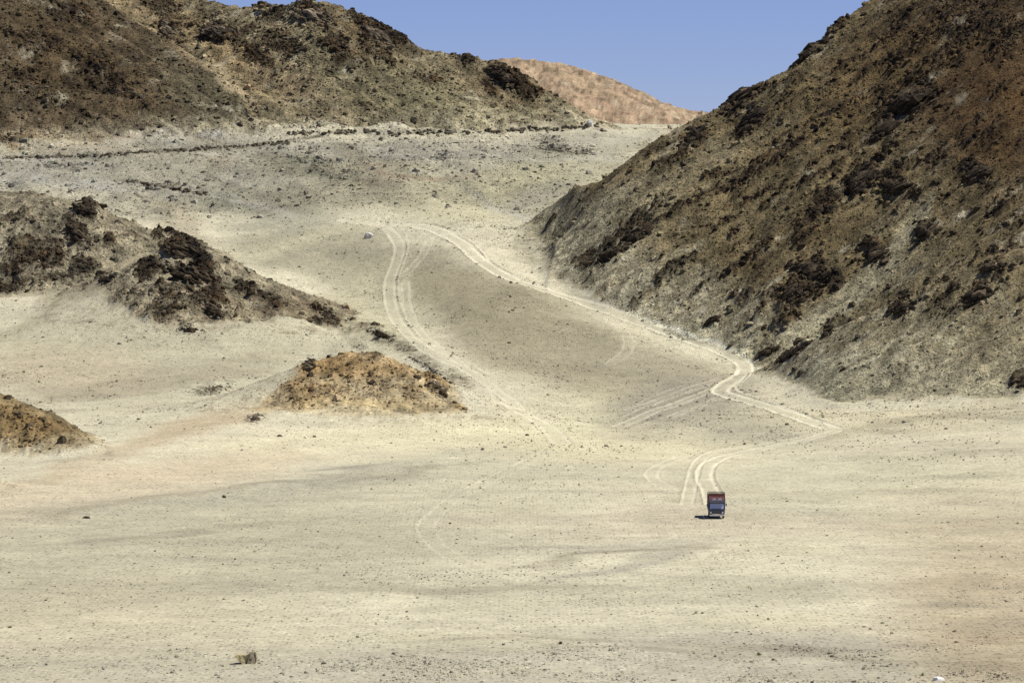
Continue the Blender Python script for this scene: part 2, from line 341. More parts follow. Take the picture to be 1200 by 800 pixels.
# ------------------------------------------------------------------ vehicle tracks: (photo polyline, rut gap m, rut width m, strength)
TRACKS = [
 ([(490, 264), (515, 270), (545, 288), (560, 303), (590, 322), (620, 334), (680, 353), (740, 373), (800, 394), (840, 408), (862, 418), (875, 430), (868, 440), (850, 452), (846, 460), (880, 470), (920, 482), (955, 495), (975, 502)], 3.2, .85, 1.0),
 ([(492, 262), (520, 267), (552, 282), (568, 298), (580, 312), (620, 330), (690, 352), (750, 372), (810, 395), (850, 406), (878, 422), (884, 434), (872, 446), (862, 456), (900, 470), (940, 484), (975, 500)], 0, 0.6, .7),
 ([(430, 262), (452, 266), (468, 285), (466, 305), (458, 325), (457, 350), (465, 375), (485, 398), (520, 420), (560, 440), (600, 470), (650, 495)], 2.4, 0.6, .6),
 ([(470, 264), (480, 282), (476, 302), (468, 325), (470, 352), (480, 378), (500, 400), (540, 420), (575, 440)], 0, 0.6, .4),
 ([(505, 280), (495, 300), (478, 318), (472, 328)], 2.0, 0.5, .4),
 ([(400, 258), (440, 262), (480, 264), (500, 264)], 2.0, 0.8, .6),
 ([(715, 370), (728, 385), (738, 400), (732, 415), (716, 426)], 2.4, 0.4, .3),
 ([(850, 452), (800, 470), (760, 485), (725, 500)], 2.4, 0.5, .5),
 ([(846, 445), (810, 455), (770, 470), (740, 480)], 2.4, 0.5, .4),
 ([(980, 505), (940, 516), (890, 526), (850, 535), (830, 545), (826, 560), (834, 575), (838, 590)], 2.4, 0.55, 1.0),
 ([(975, 503), (930, 514), (880, 522), (835, 530), (818, 543), (812, 562), (806, 590)], 1.6, 0.4, .7),
 ([(800, 535), (770, 548), (765, 560), (790, 575)], 2.0, 0.45, .5),
 ([(660, 520), (600, 550), (540, 580), (505, 608), (500, 622), (520, 645), (560, 665), (620, 680)], 2.4, 0.4, .33),
 ([(560, 560), (525, 590), (498, 615)], 2.0, 0.4, .25),
 ([(848, 455), (812, 468), (770, 478), (735, 492)], 0, 0.4, .4), ([(840, 450), (800, 462), (765, 474), (730, 488)], 0, 0.4, .35),
 ([(850, 462), (815, 478), (780, 490), (750, 500)], 1.6, 0.4, .3), ([(800, 452), (770, 462), (745, 474), (728, 480)], 0, 0.4, .3),
 ([(475, 330), (478, 360), (492, 388), (515, 408), (545, 428)], 1.8, 0.5, .5), ([(620, 470), (650, 486), (690, 505), (740, 520)], 2.0, 0.4, .25),
 ([(560, 455), (600, 478), (640, 498), (660, 520)], 3.0, 0.8, .5),
 ([(590, 455), (610, 470), (640, 492)], 2.4, 0.5, .4),
]
def smooth_poly(p, n=6):
    p = np.array(p, float); out = []
    q = np.vstack([2 * p[0] - p[1], p, 2 * p[-1] - p[-2]])
    for i in range(1, len(q) - 2):
        for k in range(n):
            t = k / n
            out.append(0.5 * ((2 * q[i]) + (-q[i - 1] + q[i + 1]) * t + (2 * q[i - 1] - 5 * q[i] + 4 * q[i + 1] - q[i + 2]) * t ** 2 + (-q[i - 1] + 3 * q[i] - 3 * q[i + 1] + q[i + 2]) * t ** 3))
    out.append(p[-1])
    return np.array(out)
track = np.zeros(X.shape, np.float32)      # pale rut strength
lane = np.zeros(X.shape, np.float32)       # between and beside the ruts
tdz = np.zeros(X.shape, np.float32)
for poly, gap, w, s in TRACKS:
    pp = smooth_poly(poly)
    wpts = np.array([pick(a, b)[:2] for a, b in pp])
    dmed = np.array([np.median(wpts[max(0, q - 3):q + 4, 1]) for q in range(len(wpts))])
    bad = np.abs(wpts[:, 1] - dmed) > 14
    wpts[bad, 0] *= dmed[bad] / wpts[bad, 1]; wpts[bad, 1] = dmed[bad]
    for _ in range(3):
        wpts[1:-1] = (wpts[:-2] + 2 * wpts[1:-1] + wpts[2:]) / 4
    mar = 8
    r0, r1 = np.searchsorted(drows, wpts[:, 1].min() - mar), np.searchsorted(drows, wpts[:, 1].max() + mar)
    uu = wpts[:, 0] / wpts[:, 1] * F + 600
    c0, c1 = np.searchsorted(ucols, uu.min() - 50), np.searchsorted(ucols, uu.max() + 50)
    sx = X[r0:r1, c0:c1]; sy = Y[r0:r1, c0:c1]
    best = np.full(sx.shape, 1e9)
    for (x0, y0), (x1, y1) in zip(wpts, wpts[1:]):
        dx, dy = x1 - x0, y1 - y0; L2 = dx * dx + dy * dy
        if L2 < 1e-6: continue
        rr0, rr1 = np.searchsorted(drows[r0:r1], min(y0, y1) - mar), np.searchsorted(drows[r0:r1], max(y0, y1) + mar)
        ax, ay = sx[rr0:rr1], sy[rr0:rr1]
        t = np.clip(((ax - x0) * dx + (ay - y0) * dy) / L2, 0, 1)
        best[rr0:rr1] = np.minimum(best[rr0:rr1], np.hypot(ax - x0 - t * dx, ay - y0 - t * dy))
    nz = 0.25 * fbm(sx, sy, 8, 2, k=3)
    rut = np.exp(-((best - gap / 2 + nz * .4) / (w * .6)) ** 2)
    ln = 1 - sstep(gap / 2 + w * .5, gap / 2 + w * 1.6, best)
    fade = s * (0.8 + 0.4 * fbm(sx, sy, 14, 2, k=1)).clip(0.3, 1.2)
    track[r0:r1, c0:c1] = np.maximum(track[r0:r1, c0:c1], rut * fade)
    lane[r0:r1, c0:c1] = np.maximum(lane[r0:r1, c0:c1], ln * s)
    berm = np.exp(-((best - gap / 2 - w * .9) / (w * .35)) ** 2)
    tdz[r0:r1, c0:c1] += s * (-0.10 * rut + 0.10 * berm)
Z += np.clip(tdz, -.2, .2)
pick = make_pick()
PX, PY = proj(X, Y, Z)

# ------------------------------------------------------------------ ground colour: stuff lying where it lies, some shading painted in (photo sRGB of evenly lit ground -> albedo)
def lin(c):
    c = np.asarray(c, float) / 255
    return np.where(c <= 0.04045, c / 12.92, ((c + 0.055) / 1.055) ** 2.4)
wx_ = PX + 14 * fbm(X, Y, 25, 4, k=2) ; wy_ = PY + 8 * fbm(X + 50, Y, 25, 4, k=3)
COL = np.empty(X.shape + (3,), np.float32)
COL[:] = lin((222, 215, 186))
def paint(mask, c, k=1.0):
    global COL
    m = np.clip(mask, 0, 1)[..., None].astype(np.float32)
    COL = COL * (1 - m) + (lin(c) * k).astype(np.float32) * m
def blob(cx, cy, rx, ry, a, c, s=1.0, k=1.0, hard=0.4):
    ca, sa = math.cos(math.radians(a)), math.sin(math.radians(a))
    m = (np.abs(wx_ - cx) < max(rx, ry) * 1.5) & (np.abs(wy_ - cy) < max(rx, ry) * 1.5)
    if not m.any(): return
    dx = wx_[m] - cx; dy = wy_[m] - cy
    q = np.sqrt(((dx * ca + dy * sa) / rx) ** 2 + ((-dx * sa + dy * ca) / ry) ** 2)
    w = (s * (1 - sstep(hard, 1.4, q)))[:, None].astype(np.float32)
    COL[m] = COL[m] * (1 - w) + (lin(c) * k).astype(np.float32) * w
# plain streaks
st = fbm(X * 0.9, Y, 38, 4, gain=.6, k=4)
paint(plain_w * sstep(-.1, .9, st) * .55, (190, 184, 158))
paint(plain_w * sstep(.35, 1.1, fbm(X, Y, 22, 4, k=0)) * .45, (224, 216, 180))
paint(plain_w * sstep(.2, 1.0, fbm(X + 70, Y + 11, 50, 3, k=5)) * .35, (206, 192, 164))
blob(200, 650, 430, 70, -6, (193, 187, 160), .8)
blob(120, 740, 260, 60, 0, (205, 195, 165), .5)
blob(60, 600, 160, 18, -8, (180, 168, 145), .5)
blob(330, 572, 260, 14, -8, (178, 174, 152), .7)
blob(480, 545, 160, 9, -6, (182, 178, 158), .6)
blob(600, 540, 190, 22, 0, (205, 200, 172), .6)
blob(700, 540, 260, 40, -5, (214, 207, 176), .4)
blob(640, 785, 800, 40, 0, (186, 180, 160), .6)
blob(900, 750, 220, 14, 3, (176, 170, 152), .6)
blob(1050, 768, 200, 12, 3, (168, 160, 140), .5)
blob(720, 640, 130, 6, -5, (186, 180, 160), .6)
blob(740, 660, 100, 5, -12, (170, 164, 148), .6)
blob(1180, 700, 150, 90, 0, (186, 166, 134), .6)
blob(1190, 775, 120, 40, 0, (160, 142, 112), .5)
blob(1140, 600, 140, 60, 0, (202, 190, 158), .5)
blob(1000, 560, 200, 30, -4, (208, 203, 172), .5)
bandn = fbm(X * .35 + 40, Y, 13, 4, gain=.65, k=1) + .4 * fbm(X, Y, 5.0, 2, gain=.6, k=2)
paint(plain_w * sstep(.25, .75, bandn) * .28, (176, 170, 146)); paint(plain_w * sstep(.3, .9, -bandn) * .2, (232, 225, 190))
for a in [(150, 592, 170, 4, -9), (330, 562, 120, 3.5, -8), (480, 548, 110, 3.5, -7), (700, 652, 120, 3, -8), (760, 645, 90, 3, -6), (640, 745, 160, 2.5, 2), (760, 760, 150, 2.5, 3), (560, 748, 90, 2.5, 1), (880, 757, 130, 6, 2), (1120, 715, 60, 5, 0), (560, 690, 180, 4, 0), (1000, 775, 200, 3, 2), (200, 625, 220, 3, -5), (880, 518, 120, 2.5, -12), (1080, 500, 150, 3, -9)]:
    blob(*a, (160, 152, 130), .55, hard=.2)
# bright sand aprons
blob(430, 518, 260, 20, -3, (232, 223, 188), .95)
blob(650, 512, 240, 26, 4, (230, 222, 184), .9)
blob(120, 575, 200, 20, -6, (222, 209, 178), .7)
blob(200, 550, 150, 14, -4, (218, 202, 170), .7)
blob(250, 492, 120, 14, -16, (205, 188, 154), .7)  # browner apron front, the ridge's shading put into the sand colour
blob(700, 480, 120, 34, 0, (222, 216, 180), .7)
blob(1000, 492, 180, 14, 2, (222, 212, 176), .7)
blob(960, 500, 70, 14, 10, (226, 218, 184), .7)
# middle valley floor
blob(150, 420, 300, 60, -3, (196, 190, 162), .9)
blob(170, 445, 170, 12, -10, (176, 168, 142), .6)
blob(60, 435, 120, 26, 0, (200, 184, 154), .5)
blob(330, 470, 100, 16, 0, (216, 208, 176), .5)
blob(620, 385, 190, 50, 22, (166, 158, 132), .95, hard=.55)
blob(560, 350, 90, 40, 25, (160, 152, 126), .8)
blob(760, 430, 110, 26, 10, (172, 164, 140), .8)
blob(790, 475, 90, 28, -14, (164, 156, 138), .85)
blob(870, 500, 80, 26, 10, (184, 178, 154), .7)
blob(590, 215, 130, 34, -8, (200, 194, 160), .8)
blob(560, 245, 110, 20, 0, (206, 200, 166), .7)
blob(640, 235, 60, 28, -30, (190, 184, 160), .7)
blob(430, 330, 50, 50, 0, (186, 180, 150), .7)
blob(440, 380, 70, 30, 20, (210, 204, 170), .7)
blob(350, 290, 90, 24, -4, (160, 156, 132), .8)
blob(410, 300, 60, 26, -8, (176, 170, 144), .8)
blob(300, 240, 110, 26, 10, (166, 164, 142), .8)
# pale scree
blob(60, 200, 200, 24, 6, (198, 193, 172), 1.0)
blob(250, 190, 190, 26, 6, (186, 181, 158), .95)
blob(460, 178, 230, 16, 0, (188, 184, 164), .95)
blob(640, 180, 120, 34, -10, (186, 182, 162), .7)
blob(380, 205, 90, 16, 18, (150, 146, 122), .7)
blob(460, 200, 70, 14, 8, (150, 144, 118), .6)
blob(420, 230, 100, 16, 0, (176, 170, 142), .6)
blob(640, 208, 80, 16, -8, (204, 198, 160), .6)
blob(130, 178, 90, 8, 4, (190, 182, 160), .6)
blob(220, 270, 90, 18, 40, (186, 176, 148), .7)
for n in range(26):       # lobes of different gravel down the scree
    cx = rng.uniform(-20, 660); cy = rng.uniform(165, 260)
    blob(cx, cy, rng.uniform(16, 60), rng.uniform(4, 10), rng.uniform(0, 30), [(206, 202, 184), (150, 146, 124), (176, 160, 134), (168, 162, 138)][n % 4], .5)
def ribbon(pts_, wd, c_, m_):
    best = np.full(X.shape, 1e9)
    for (x0, y0), (x1, y1) in zip(pts_, pts_[1:]):
        t = np.clip(((wx_ - x0) * (x1 - x0) + (wy_ - y0) * (y1 - y0)) / ((x1 - x0) ** 2 + (y1 - y0) ** 2), 0, 1)
        best = np.minimum(best, np.hypot(wx_ - x0 - t * (x1 - x0), wy_ - y0 - t * (y1 - y0)))
    paint((1 - sstep(wd * .3, wd * 1.5, best)) * m_, c_)
ribbon([(-20, 580), (60, 560), (130, 535), (200, 508), (290, 482)], 9, (204, 188, 155), .55)  # brown band paints shading along the crest of the sand ridge
ribbon([(-20, 600), (100, 575), (230, 548), (340, 530)], 10, (220, 206, 174), .5)
ribbon([(60, 470), (150, 462), (240, 440), (330, 430)], 7, (176, 166, 140), .55)
ribbon([(60, 520), (150, 500), (240, 470)], 6, (216, 210, 180), .6)
ribbon([(100, 330), (60, 372), (0, 398)], 8, (172, 164, 138), .5)
ribbon([(190, 268), (240, 292), (300, 296), (430, 262)], 6, (204, 197, 166), .6)
ribbon([(310, 345), (380, 345), (440, 330)], 8, (206, 200, 168), .5)
ribbon([(610, 240), (680, 205), (760, 150)], 9, (176, 172, 150), .5)
ribbon([(960, 512), (1060, 500), (1200, 478)], 4, (176, 168, 140), .5)
ribbon([(1000, 490), (1100, 482), (1200, 470)], 5, (214, 204, 170), .6)
# --- hills
def hm(i): return (hid == i) * 1.0
H = sstep(.25, .95, hmask + .30 * fbm(X, Y, 6, 4, gain=.7, k=1))
n30 = fbm(X, Y, 30, 4, gain=.6, k=5); n8 = fbm(X, Y, 8, 4, gain=.6, k=2)
lb = H * (hm(2)); lf = H * hm(3)
paint(lb, (138, 126, 98)); paint(lb * sstep(0, .8, n30), (154, 138, 106)); paint(lb * sstep(-.1, .9, n8) * .5, (108, 96, 74))
paint(lf, (94, 82, 62)); paint(lf * sstep(0, .9, n30) * .6, (82, 71, 53)); paint(lf * sstep(.1, .9, n8) * .4, (112, 99, 76))
def hblob(hw, *a, **k):
    global COL
    old = COL.copy(); blob(*a, **k)
    w = hw[..., None].astype(np.float32)
    COL = old * (1 - w) + COL * w
mt = np.clip(lb + lf, 0, 1)
for a in [(480, 120, 130, 40, 25, (124, 116, 88), .85), (330, 130, 90, 30, 35, (118, 110, 84), .7), (560, 130, 120, 20, 10, (132, 124, 96), .85), (260, 60, 80, 26, 40, (168, 146, 108), .7),
          (240, 120, 60, 30, 40, (104, 98, 76), .7), (330, 95, 50, 30, 40, (156, 138, 106), .6), (170, 25, 60, 12, 30, (168, 148, 112), .8), (270, 100, 60, 9, 42, (170, 154, 122), .8), (120, 155, 140, 8, 4, (150, 136, 112), .5), (610, 120, 60, 14, 35, (120, 106, 78), .5), (660, 130, 40, 10, 30, (150, 140, 110), .7),
          (80, 70, 120, 50, 20, (88, 72, 48), .6), (420, 40, 50, 24, 30, (116, 96, 66), .6), (30, 140, 60, 16, 0, (116, 98, 72), .6)]:
    hblob(mt, *a)
fr = H * hm(4)
paint(fr, (178, 154, 126)); paint(fr * .5 * sstep(.1, .8, fbm(X, Y, 60, 4, gain=.6, k=1)), (168, 148, 120)); 
hblob(fr, 730, 128, 60, 9, 15, (160, 132, 108), .6); hblob(fr, 690, 98, 60, 6, 20, (180, 158, 126), .6)
R = H * np.clip(hm(0) + hm(1), 0, 1)
paint(R, (128, 112, 80)); paint(R * sstep(-.1, .8, n30) * .8, (108, 92, 62)); paint(R * sstep(.1, .9, n8) * .5, (150, 132, 98))
for a in [(1150, 60, 170, 120, -20, (72, 54, 32), .85), (1190, 140, 90, 80, 0, (92, 68, 40), .7), (1000, 120, 120, 60, -35, (104, 86, 56), .7), (720, 270, 110, 30, -35, (128, 118, 92), .8), (790, 330, 110, 26, 20, (138, 126, 98), .7),
          (880, 250, 120, 30, -35, (112, 98, 68), .6), (1120, 270, 90, 40, -20, (116, 100, 70), .7), (1040, 330, 80, 20, -40, (150, 138, 106), .8), (1000, 350, 60, 14, -38, (164, 152, 120), .8), (940, 388, 60, 9, -22, (186, 176, 142), .85),
          (880, 400, 50, 10, -10, (192, 182, 146), .8), (1060, 250, 50, 14, -40, (150, 136, 104), .6), (1000, 440, 120, 26, -8, (136, 130, 104), .8), (940, 450, 60, 16, 0, (128, 122, 98), .7), (1130, 430, 110, 34, -8, (160, 146, 114), .7), (1180, 380, 80, 40, 0, (140, 124, 92), .6),
          (1080, 390, 70, 20, -15, (132, 120, 90), .6), (1110, 462, 140, 12, -3, (178, 166, 134), .8), (820, 200, 80, 12, -38, (150, 136, 104), .6), (880, 170, 80, 8, -38, (150, 134, 100), .5), (1150, 330, 40, 14, 20, (170, 156, 118), .4), (830, 385, 60, 12, 10, (170, 160, 128), .6)]:
    hblob(R, *a)
hA = H * hm(5); paint(hA, (150, 138, 108)); paint(hA * sstep(-.2, .7, n8) * .7, (112, 98, 72)); hblob(hA, 70, 255, 100, 14, 10, (120, 110, 84), .7); hblob(hA, 60, 350, 80, 16, -16, (186, 174, 142), .7); hblob(hA, 150, 290, 30, 20, 30, (150, 142, 116), .7)
hB = H * hm(6); paint(hB, (140, 124, 96)); paint(hB * sstep(-.2, .7, n8) * .7, (100, 82, 60)); hblob(hB, 215, 372, 130, 16, 4, (172, 158, 128), .7); hblob(hB, 320, 340, 60, 12, 33, (110, 98, 72), .6)
hC = H * hm(7); paint(hC, (192, 176, 140)); paint(hC * sstep(-.2, .7, n8) * .5, (176, 152, 108)); hblob(hC, 420, 425, 120, 14, 0, (182, 150, 98), .6); hblob(hC, 420, 476, 150, 14, 0, (214, 192, 142), .7); hblob(hC, 400, 418, 40, 10, -20, (200, 168, 116), .7)
hD = H * hm(8); paint(hD, (168, 148, 106)); paint(hD * sstep(-.2, .7, n8) * .6, (130, 104, 66)); hblob(hD, 60, 488, 60, 6, 22, (110, 98, 74), .9)
paint(H * hm(9), (150, 134, 70))
# rubble thinning out over the sand at the toes, strips of sand between the hills
toe = H * (1 - sstep(.0, 1.0, hgt)) ** np.where(isR, .85, 1.2)
mott = sstep(-.2, .5, fbm(X, Y, 2.6, 4, gain=.7, k=3))
paint(toe * (.35 + .65 * mott) * .9 * (1 - hC), (202, 192, 160)); paint(toe * (.4 + .6 * mott) * .8 * hC, (214, 196, 150))
# and the same rubble thinly strewn beyond the toe
out_ = (1 - H) * sstep(-.35, .0, hgt) * (hid >= 0)
paint(out_ * sstep(.25, .8, fbm(X, Y, 2.2, 4, gain=.75, k=0)) * .45, (140, 126, 98))
for a in [(130, 345, 60, 14, -30, (190, 180, 150), .9), (160, 312, 30, 14, -50, (182, 172, 142), .8), (60, 372, 110, 12, -14, (204, 194, 164), .9), (190, 392, 120, 10, 2, (202, 192, 162), .9), (330, 375, 70, 12, 24, (196, 186, 156), .8), (110, 330, 30, 20, -30, (150, 142, 116), .6)]:
    hblob(np.clip(hA + hB, 0, 1) * (.25 + .75 * mott), *a)
hblob(hC * (.4 + .6 * mott), 420, 492, 170, 16, 0, (214, 201, 164), .95)
hblob(hC * (.4 + .6 * mott), 290, 488, 60, 14, -20, (204, 184, 144), .9)
hblob(R * (.3 + .7 * mott), 760, 385, 130, 12, 24, (188, 178, 148), .85)
hblob(R * (.3 + .7 * mott), 640, 300, 50, 16, 50, (184, 176, 150), .8)
hblob(R * (.3 + .7 * mott), 1080, 474, 190, 10, -1, (200, 190, 158), .9)
hblob(R * (.45 + .55 * mott), 1090, 462, 200, 26, -3, (196, 186, 154), .85)
hblob(R * (.4 + .6 * mott), 960, 470, 80, 22, 8, (180, 172, 142), .7)
hblob(R, 1000, 350, 75, 13, -38, (178, 168, 134), .9); hblob(R, 930, 388, 66, 8, -20, (206, 196, 160), .95); hblob(R, 1078, 262, 30, 14, -50, (168, 156, 122), .8)
hblob(R, 700, 250, 90, 14, -33, (150, 140, 114), .6)
hblob(mt * (.3 + .7 * mott), 100, 166, 260, 7, 0, (176, 168, 148), .8)
sp_ = sstep(-.25, .5, fbm(X, Y, 2.4, 4, gain=.75, k=1))
for cx, cy, rx, ry, a, m_ in [(650, 255, 46, 16, -45, .75), (720, 200, 60, 12, -40, .6), (640, 285, 26, 20, 40, .7), (770, 160, 50, 7, -32, .6), (700, 335, 60, 8, 24, .5)]:
    ca, sa = math.cos(math.radians(a)), math.sin(math.radians(a)); dx = wx_ - cx; dy = wy_ - cy
    q = np.sqrt(((dx * ca + dy * sa) / rx) ** 2 + ((-dx * sa + dy * ca) / ry) ** 2)
    paint((1 - H) * m_ * (1 - sstep(.3, 1.5, q)) * (.35 + .65 * sp_), (138, 130, 104))
ch = sstep(-.3, .5, fbm(X, Y, 5, 4, gain=.7, k=5))
for cx, cy, rx, ry, c_, m_ in [(160, 160, 60, 9, (214, 208, 190), .8), (250, 163, 30, 6, (206, 202, 188), .8), (90, 170, 70, 8, (196, 184, 158), .7), (20, 160, 34, 12, (160, 136, 100), .8), (110, 158, 50, 7, (176, 154, 118), .6), (40, 205, 60, 10, (212, 209, 194), .7), (110, 214, 60, 8, (214, 211, 196), .7), (30, 182, 50, 5, (218, 214, 198), .8), (310, 170, 50, 6, (200, 196, 176), .6), (690, 150, 30, 4, (214, 208, 186), .8), (640, 152, 60, 3, (196, 186, 156), .5)]:
    q = np.sqrt(((wx_ - cx) / rx) ** 2 + ((wy_ - cy) / ry) ** 2)
    paint((hid != 5) * (hid != 4) * m_ * (1 - sstep(.4, 1.4, q)) * (.3 + .7 * ch), c_)
# dark stony lip of the old road and rocky tail of the pointed hill
for pts_, wd, c_, m_ in [([(128, 181), (230, 178), (335, 168), (395, 158), (520, 156), (650, 151)], 2.2, (96, 88, 66), .8), ([(150, 213), (240, 226)], 1.6, (120, 114, 92), .6), ([(395, 378), (440, 392), (480, 410), (520, 436), (548, 450)], 7, (120, 110, 86), .7)]:
    best = np.full(X.shape, 1e9)
    for (x0, y0), (x1, y1) in zip(pts_, pts_[1:]):
        t = np.clip(((jx - x0) * (x1 - x0) + (jy - y0) * (y1 - y0)) / ((x1 - x0) ** 2 + (y1 - y0) ** 2), 0, 1)
        best = np.minimum(best, np.hypot(.35 * (jx - PX) + PX - x0 - t * (x1 - x0), .25 * (jy - PY) + PY - y0 - t * (y1 - y0)))
    paint((1 - sstep(wd * .5, wd * 1.6, best)) * m_ * (.3 + .7 * sp_) * (hid != 5) * (hid != 6), c_)
paint(gap * (hid >= 5) * (1 - sstep(305, 372, wy_)) * .75, (172, 162, 134))
# crag colour, tracks
warm = np.clip(hm(7) + hm(8), 0, 1)
cn = sstep(.15, .75, crag + .2 * n8)
cn = cn * (.25 + .75 * H)
paint(cn * .92 * (1 - warm), (64, 52, 37)); paint(cn * (1 - warm) * sstep(.1, .8, fbm(X, Y, 3, 3, gain=.7, k=3)) * .6, (112, 90, 62))
paint(cn * .6 * warm, (136, 110, 70)); paint(cn * warm * sstep(.1, .8, fbm(X, Y, 3, 3, gain=.7, k=3)) * .5, (186, 158, 112))
gl = [((1092, 230), 5), ((1078, 258), 7), ((1052, 290), 9), ((1010, 334), 14), ((970, 364), 14), ((930, 388), 9), ((885, 408), 8)]
gb = np.full(X.shape, 9.0)
for ((x0, y0), w0), ((x1, y1), w1) in zip(gl, gl[1:]):
    ax = .35 * jx + .65 * PX; ay = .35 * jy + .65 * PY
    t = np.clip(((ax - x0) * (x1 - x0) + (ay - y0) * (y1 - y0)) / ((x1 - x0) ** 2 + (y1 - y0) ** 2), 0, 1)
    gb = np.minimum(gb, np.hypot(ax - x0 - t * (x1 - x0), ay - y0 - t * (y1 - y0)) / (w0 + t * (w1 - w0)))
gully = (1 - sstep(.45, 1.35, gb)) * R
paint(gully * (.6 + .4 * mott), (168, 157, 126))
for cx, cy, rx, ry, a, c_, m_ in [(1110, 440, 150, 34, -6, (160, 148, 118), .6), (1170, 400, 60, 44, 0, (150, 136, 104), .5), (1000, 452, 100, 24, 4, (150, 143, 116), .55), (1120, 290, 60, 30, -20, (134, 120, 88), .4), (1090, 474, 200, 14, -2, (196, 186, 154), .8), (1170, 455, 80, 20, -8, (186, 174, 140), .6)]:
    hblob(R * (.5 + .5 * mott) * (1 - .8 * cn), cx, cy, rx, ry, a, c_, m_)
paint((1 - rocky * .3) * lane * .42, (220, 213, 184))
paint(track * 1.0, (246, 240, 212))
paint(sstep(.0, .1, tdz) * .75 * lane, (150, 140, 114))  # dark rut edges: berm shading painted into the colour
fine = fbm(X, Y, 2.4, 4, gain=.75, k=4); mid5 = fbm(X * 1.0, Y * .6, 7, 3, gain=.6, k=0)
fine = fine * H + (1 - H) * fbm(X, Y, 5.0, 2, k=4)
COL *= (1 + .10 * H * gly + .26 * H * stk + (.06 + .28 * H) * fine + (.05 + .16 * H) * mid5).clip(.45, 1.6)[..., None]
COL *= (1 - scree * (.17 - .07 * foldn - .06 * n8))[..., None]
COL *= (1 + R[..., None] * np.array([.16, .22, .26], np.float32))
COL *= (1 + mt[..., None] * np.array([.20, .22, .22], np.float32))
ALB = (COL * 0.66).clip(0.008, .85)
print('colours', time.time() - T0)

# ------------------------------------------------------------------ materials
def new_mat(name):
    m = bpy.data.materials.new(name); m.use_nodes = True
    nt = m.node_tree; b = nt.nodes['Principled BSDF']
    return m, nt, b
def math_node(nt, op, a, b=None):
    n = nt.nodes.new('ShaderNodeMath'); n.operation = op
    for i, v in enumerate([a, b]):
        if v is None: continue
        if isinstance(v, (int, float)): n.inputs[i].default_value = v
        else: nt.links.new(v, n.inputs[i])
    return n.outputs[0]
def noise_node(nt, co, scale, detail, rough=.6):
    n = nt.nodes.new('ShaderNodeTexNoise'); n.inputs['Scale'].default_value = scale; n.inputs['Detail'].default_value = detail; n.inputs['Roughness'].default_value = rough
    nt.links.new(co, n.inputs['Vector']); return n.outputs['Fac']
def maprange(nt, v, a, b, c, d):
    n = nt.nodes.new('ShaderNodeMapRange'); nt.links.new(v, n.inputs[0])
    for i, q in enumerate((a, b, c, d)): n.inputs[i + 1].default_value = q
    return n.outputs[0]
def terrain_material(name, contrast, grain, bumpd, spots):
    m, nt, b = new_mat(name)
    at = nt.nodes.new('ShaderNodeAttribute'); at.attribute_name = 'Col'
    geo = nt.nodes.new('ShaderNodeNewGeometry'); co = geo.outputs['Position']
    n1 = noise_node(nt, co, grain, 5, .7)
    n2 = noise_node(nt, co, grain * .18, 4, .65)
    f1 = maprange(nt, n1, .3, .7, 1 - contrast, 1 + contrast)
    f2 = maprange(nt, n2, .3, .7, 1 - contrast * .6, 1 + contrast * .6)
    f = math_node(nt, 'MULTIPLY', f1, f2)
    vo = nt.nodes.new('ShaderNodeTexVoronoi'); vo.inputs['Scale'].default_value = grain * .9; nt.links.new(co, vo.inputs['Vector'])
    sep = nt.nodes.new('ShaderNodeSeparateColor'); nt.links.new(vo.outputs['Color'], sep.inputs[0])
    dark = math_node(nt, 'LESS_THAN', sep.outputs[0], spots)
    near = math_node(nt, 'LESS_THAN', vo.outputs['Distance'], .42)
    sp = math_node(nt, 'MULTIPLY', dark, near)
    f = math_node(nt, 'MULTIPLY', f, maprange(nt, sp, 0, 1, 1, .42))
    pale = math_node(nt, 'MULTIPLY', math_node(nt, 'GREATER_THAN', sep.outputs[1], 1 - spots * .6), near)
    f = math_node(nt, 'MULTIPLY', f, maprange(nt, pale, 0, 1, 1, 1.35))
    vm = nt.nodes.new('ShaderNodeVectorMath'); vm.operation = 'SCALE'
    nt.links.new(at.outputs['Color'], vm.inputs[0]); nt.links.new(f, vm.inputs['Scale'])
    nt.links.new(vm.outputs[0], b.inputs['Base Color'])
    b.inputs['Roughness'].default_value = .95; b.inputs['Specular IOR Level'].default_value = .15
    bp = nt.nodes.new('ShaderNodeBump'); bp.inputs['Strength'].default_value = 1.0; bp.inputs['Distance'].default_value = bumpd
    hh = math_node(nt, 'ADD', n1, math_node(nt, 'MULTIPLY', n2, 2.0))
    nt.links.new(hh, bp.inputs['Height']); nt.links.new(bp.outputs[0], b.inputs['Normal'])
    return m
M_sand = terrain_material('sand_and_gravel', .16, 2.2, .12, .22)
M_track = terrain_material('compacted_dust', .10, 2.2, .06, .08)
M_scree = terrain_material('pale_scree', .28, 1.6, .4, .34)
M_rock = terrain_material('rubble_slope', .48, 1.7, .8, .36)
M_rocks = terrain_material('loose_rock', .25, 2.5, .15, .2)

def loose_material(name, contrast=.3, grain=2.5):
    m = terrain_material(name, contrast, grain, .12, .15); nt = m.node_tree
    at = [n for n in nt.nodes if n.type == 'ATTRIBUTE'][0]; at.attribute_type = 'INSTANCER'; at.attribute_name = 'tone'
    return m
M_loose = loose_material('strewn_stone')
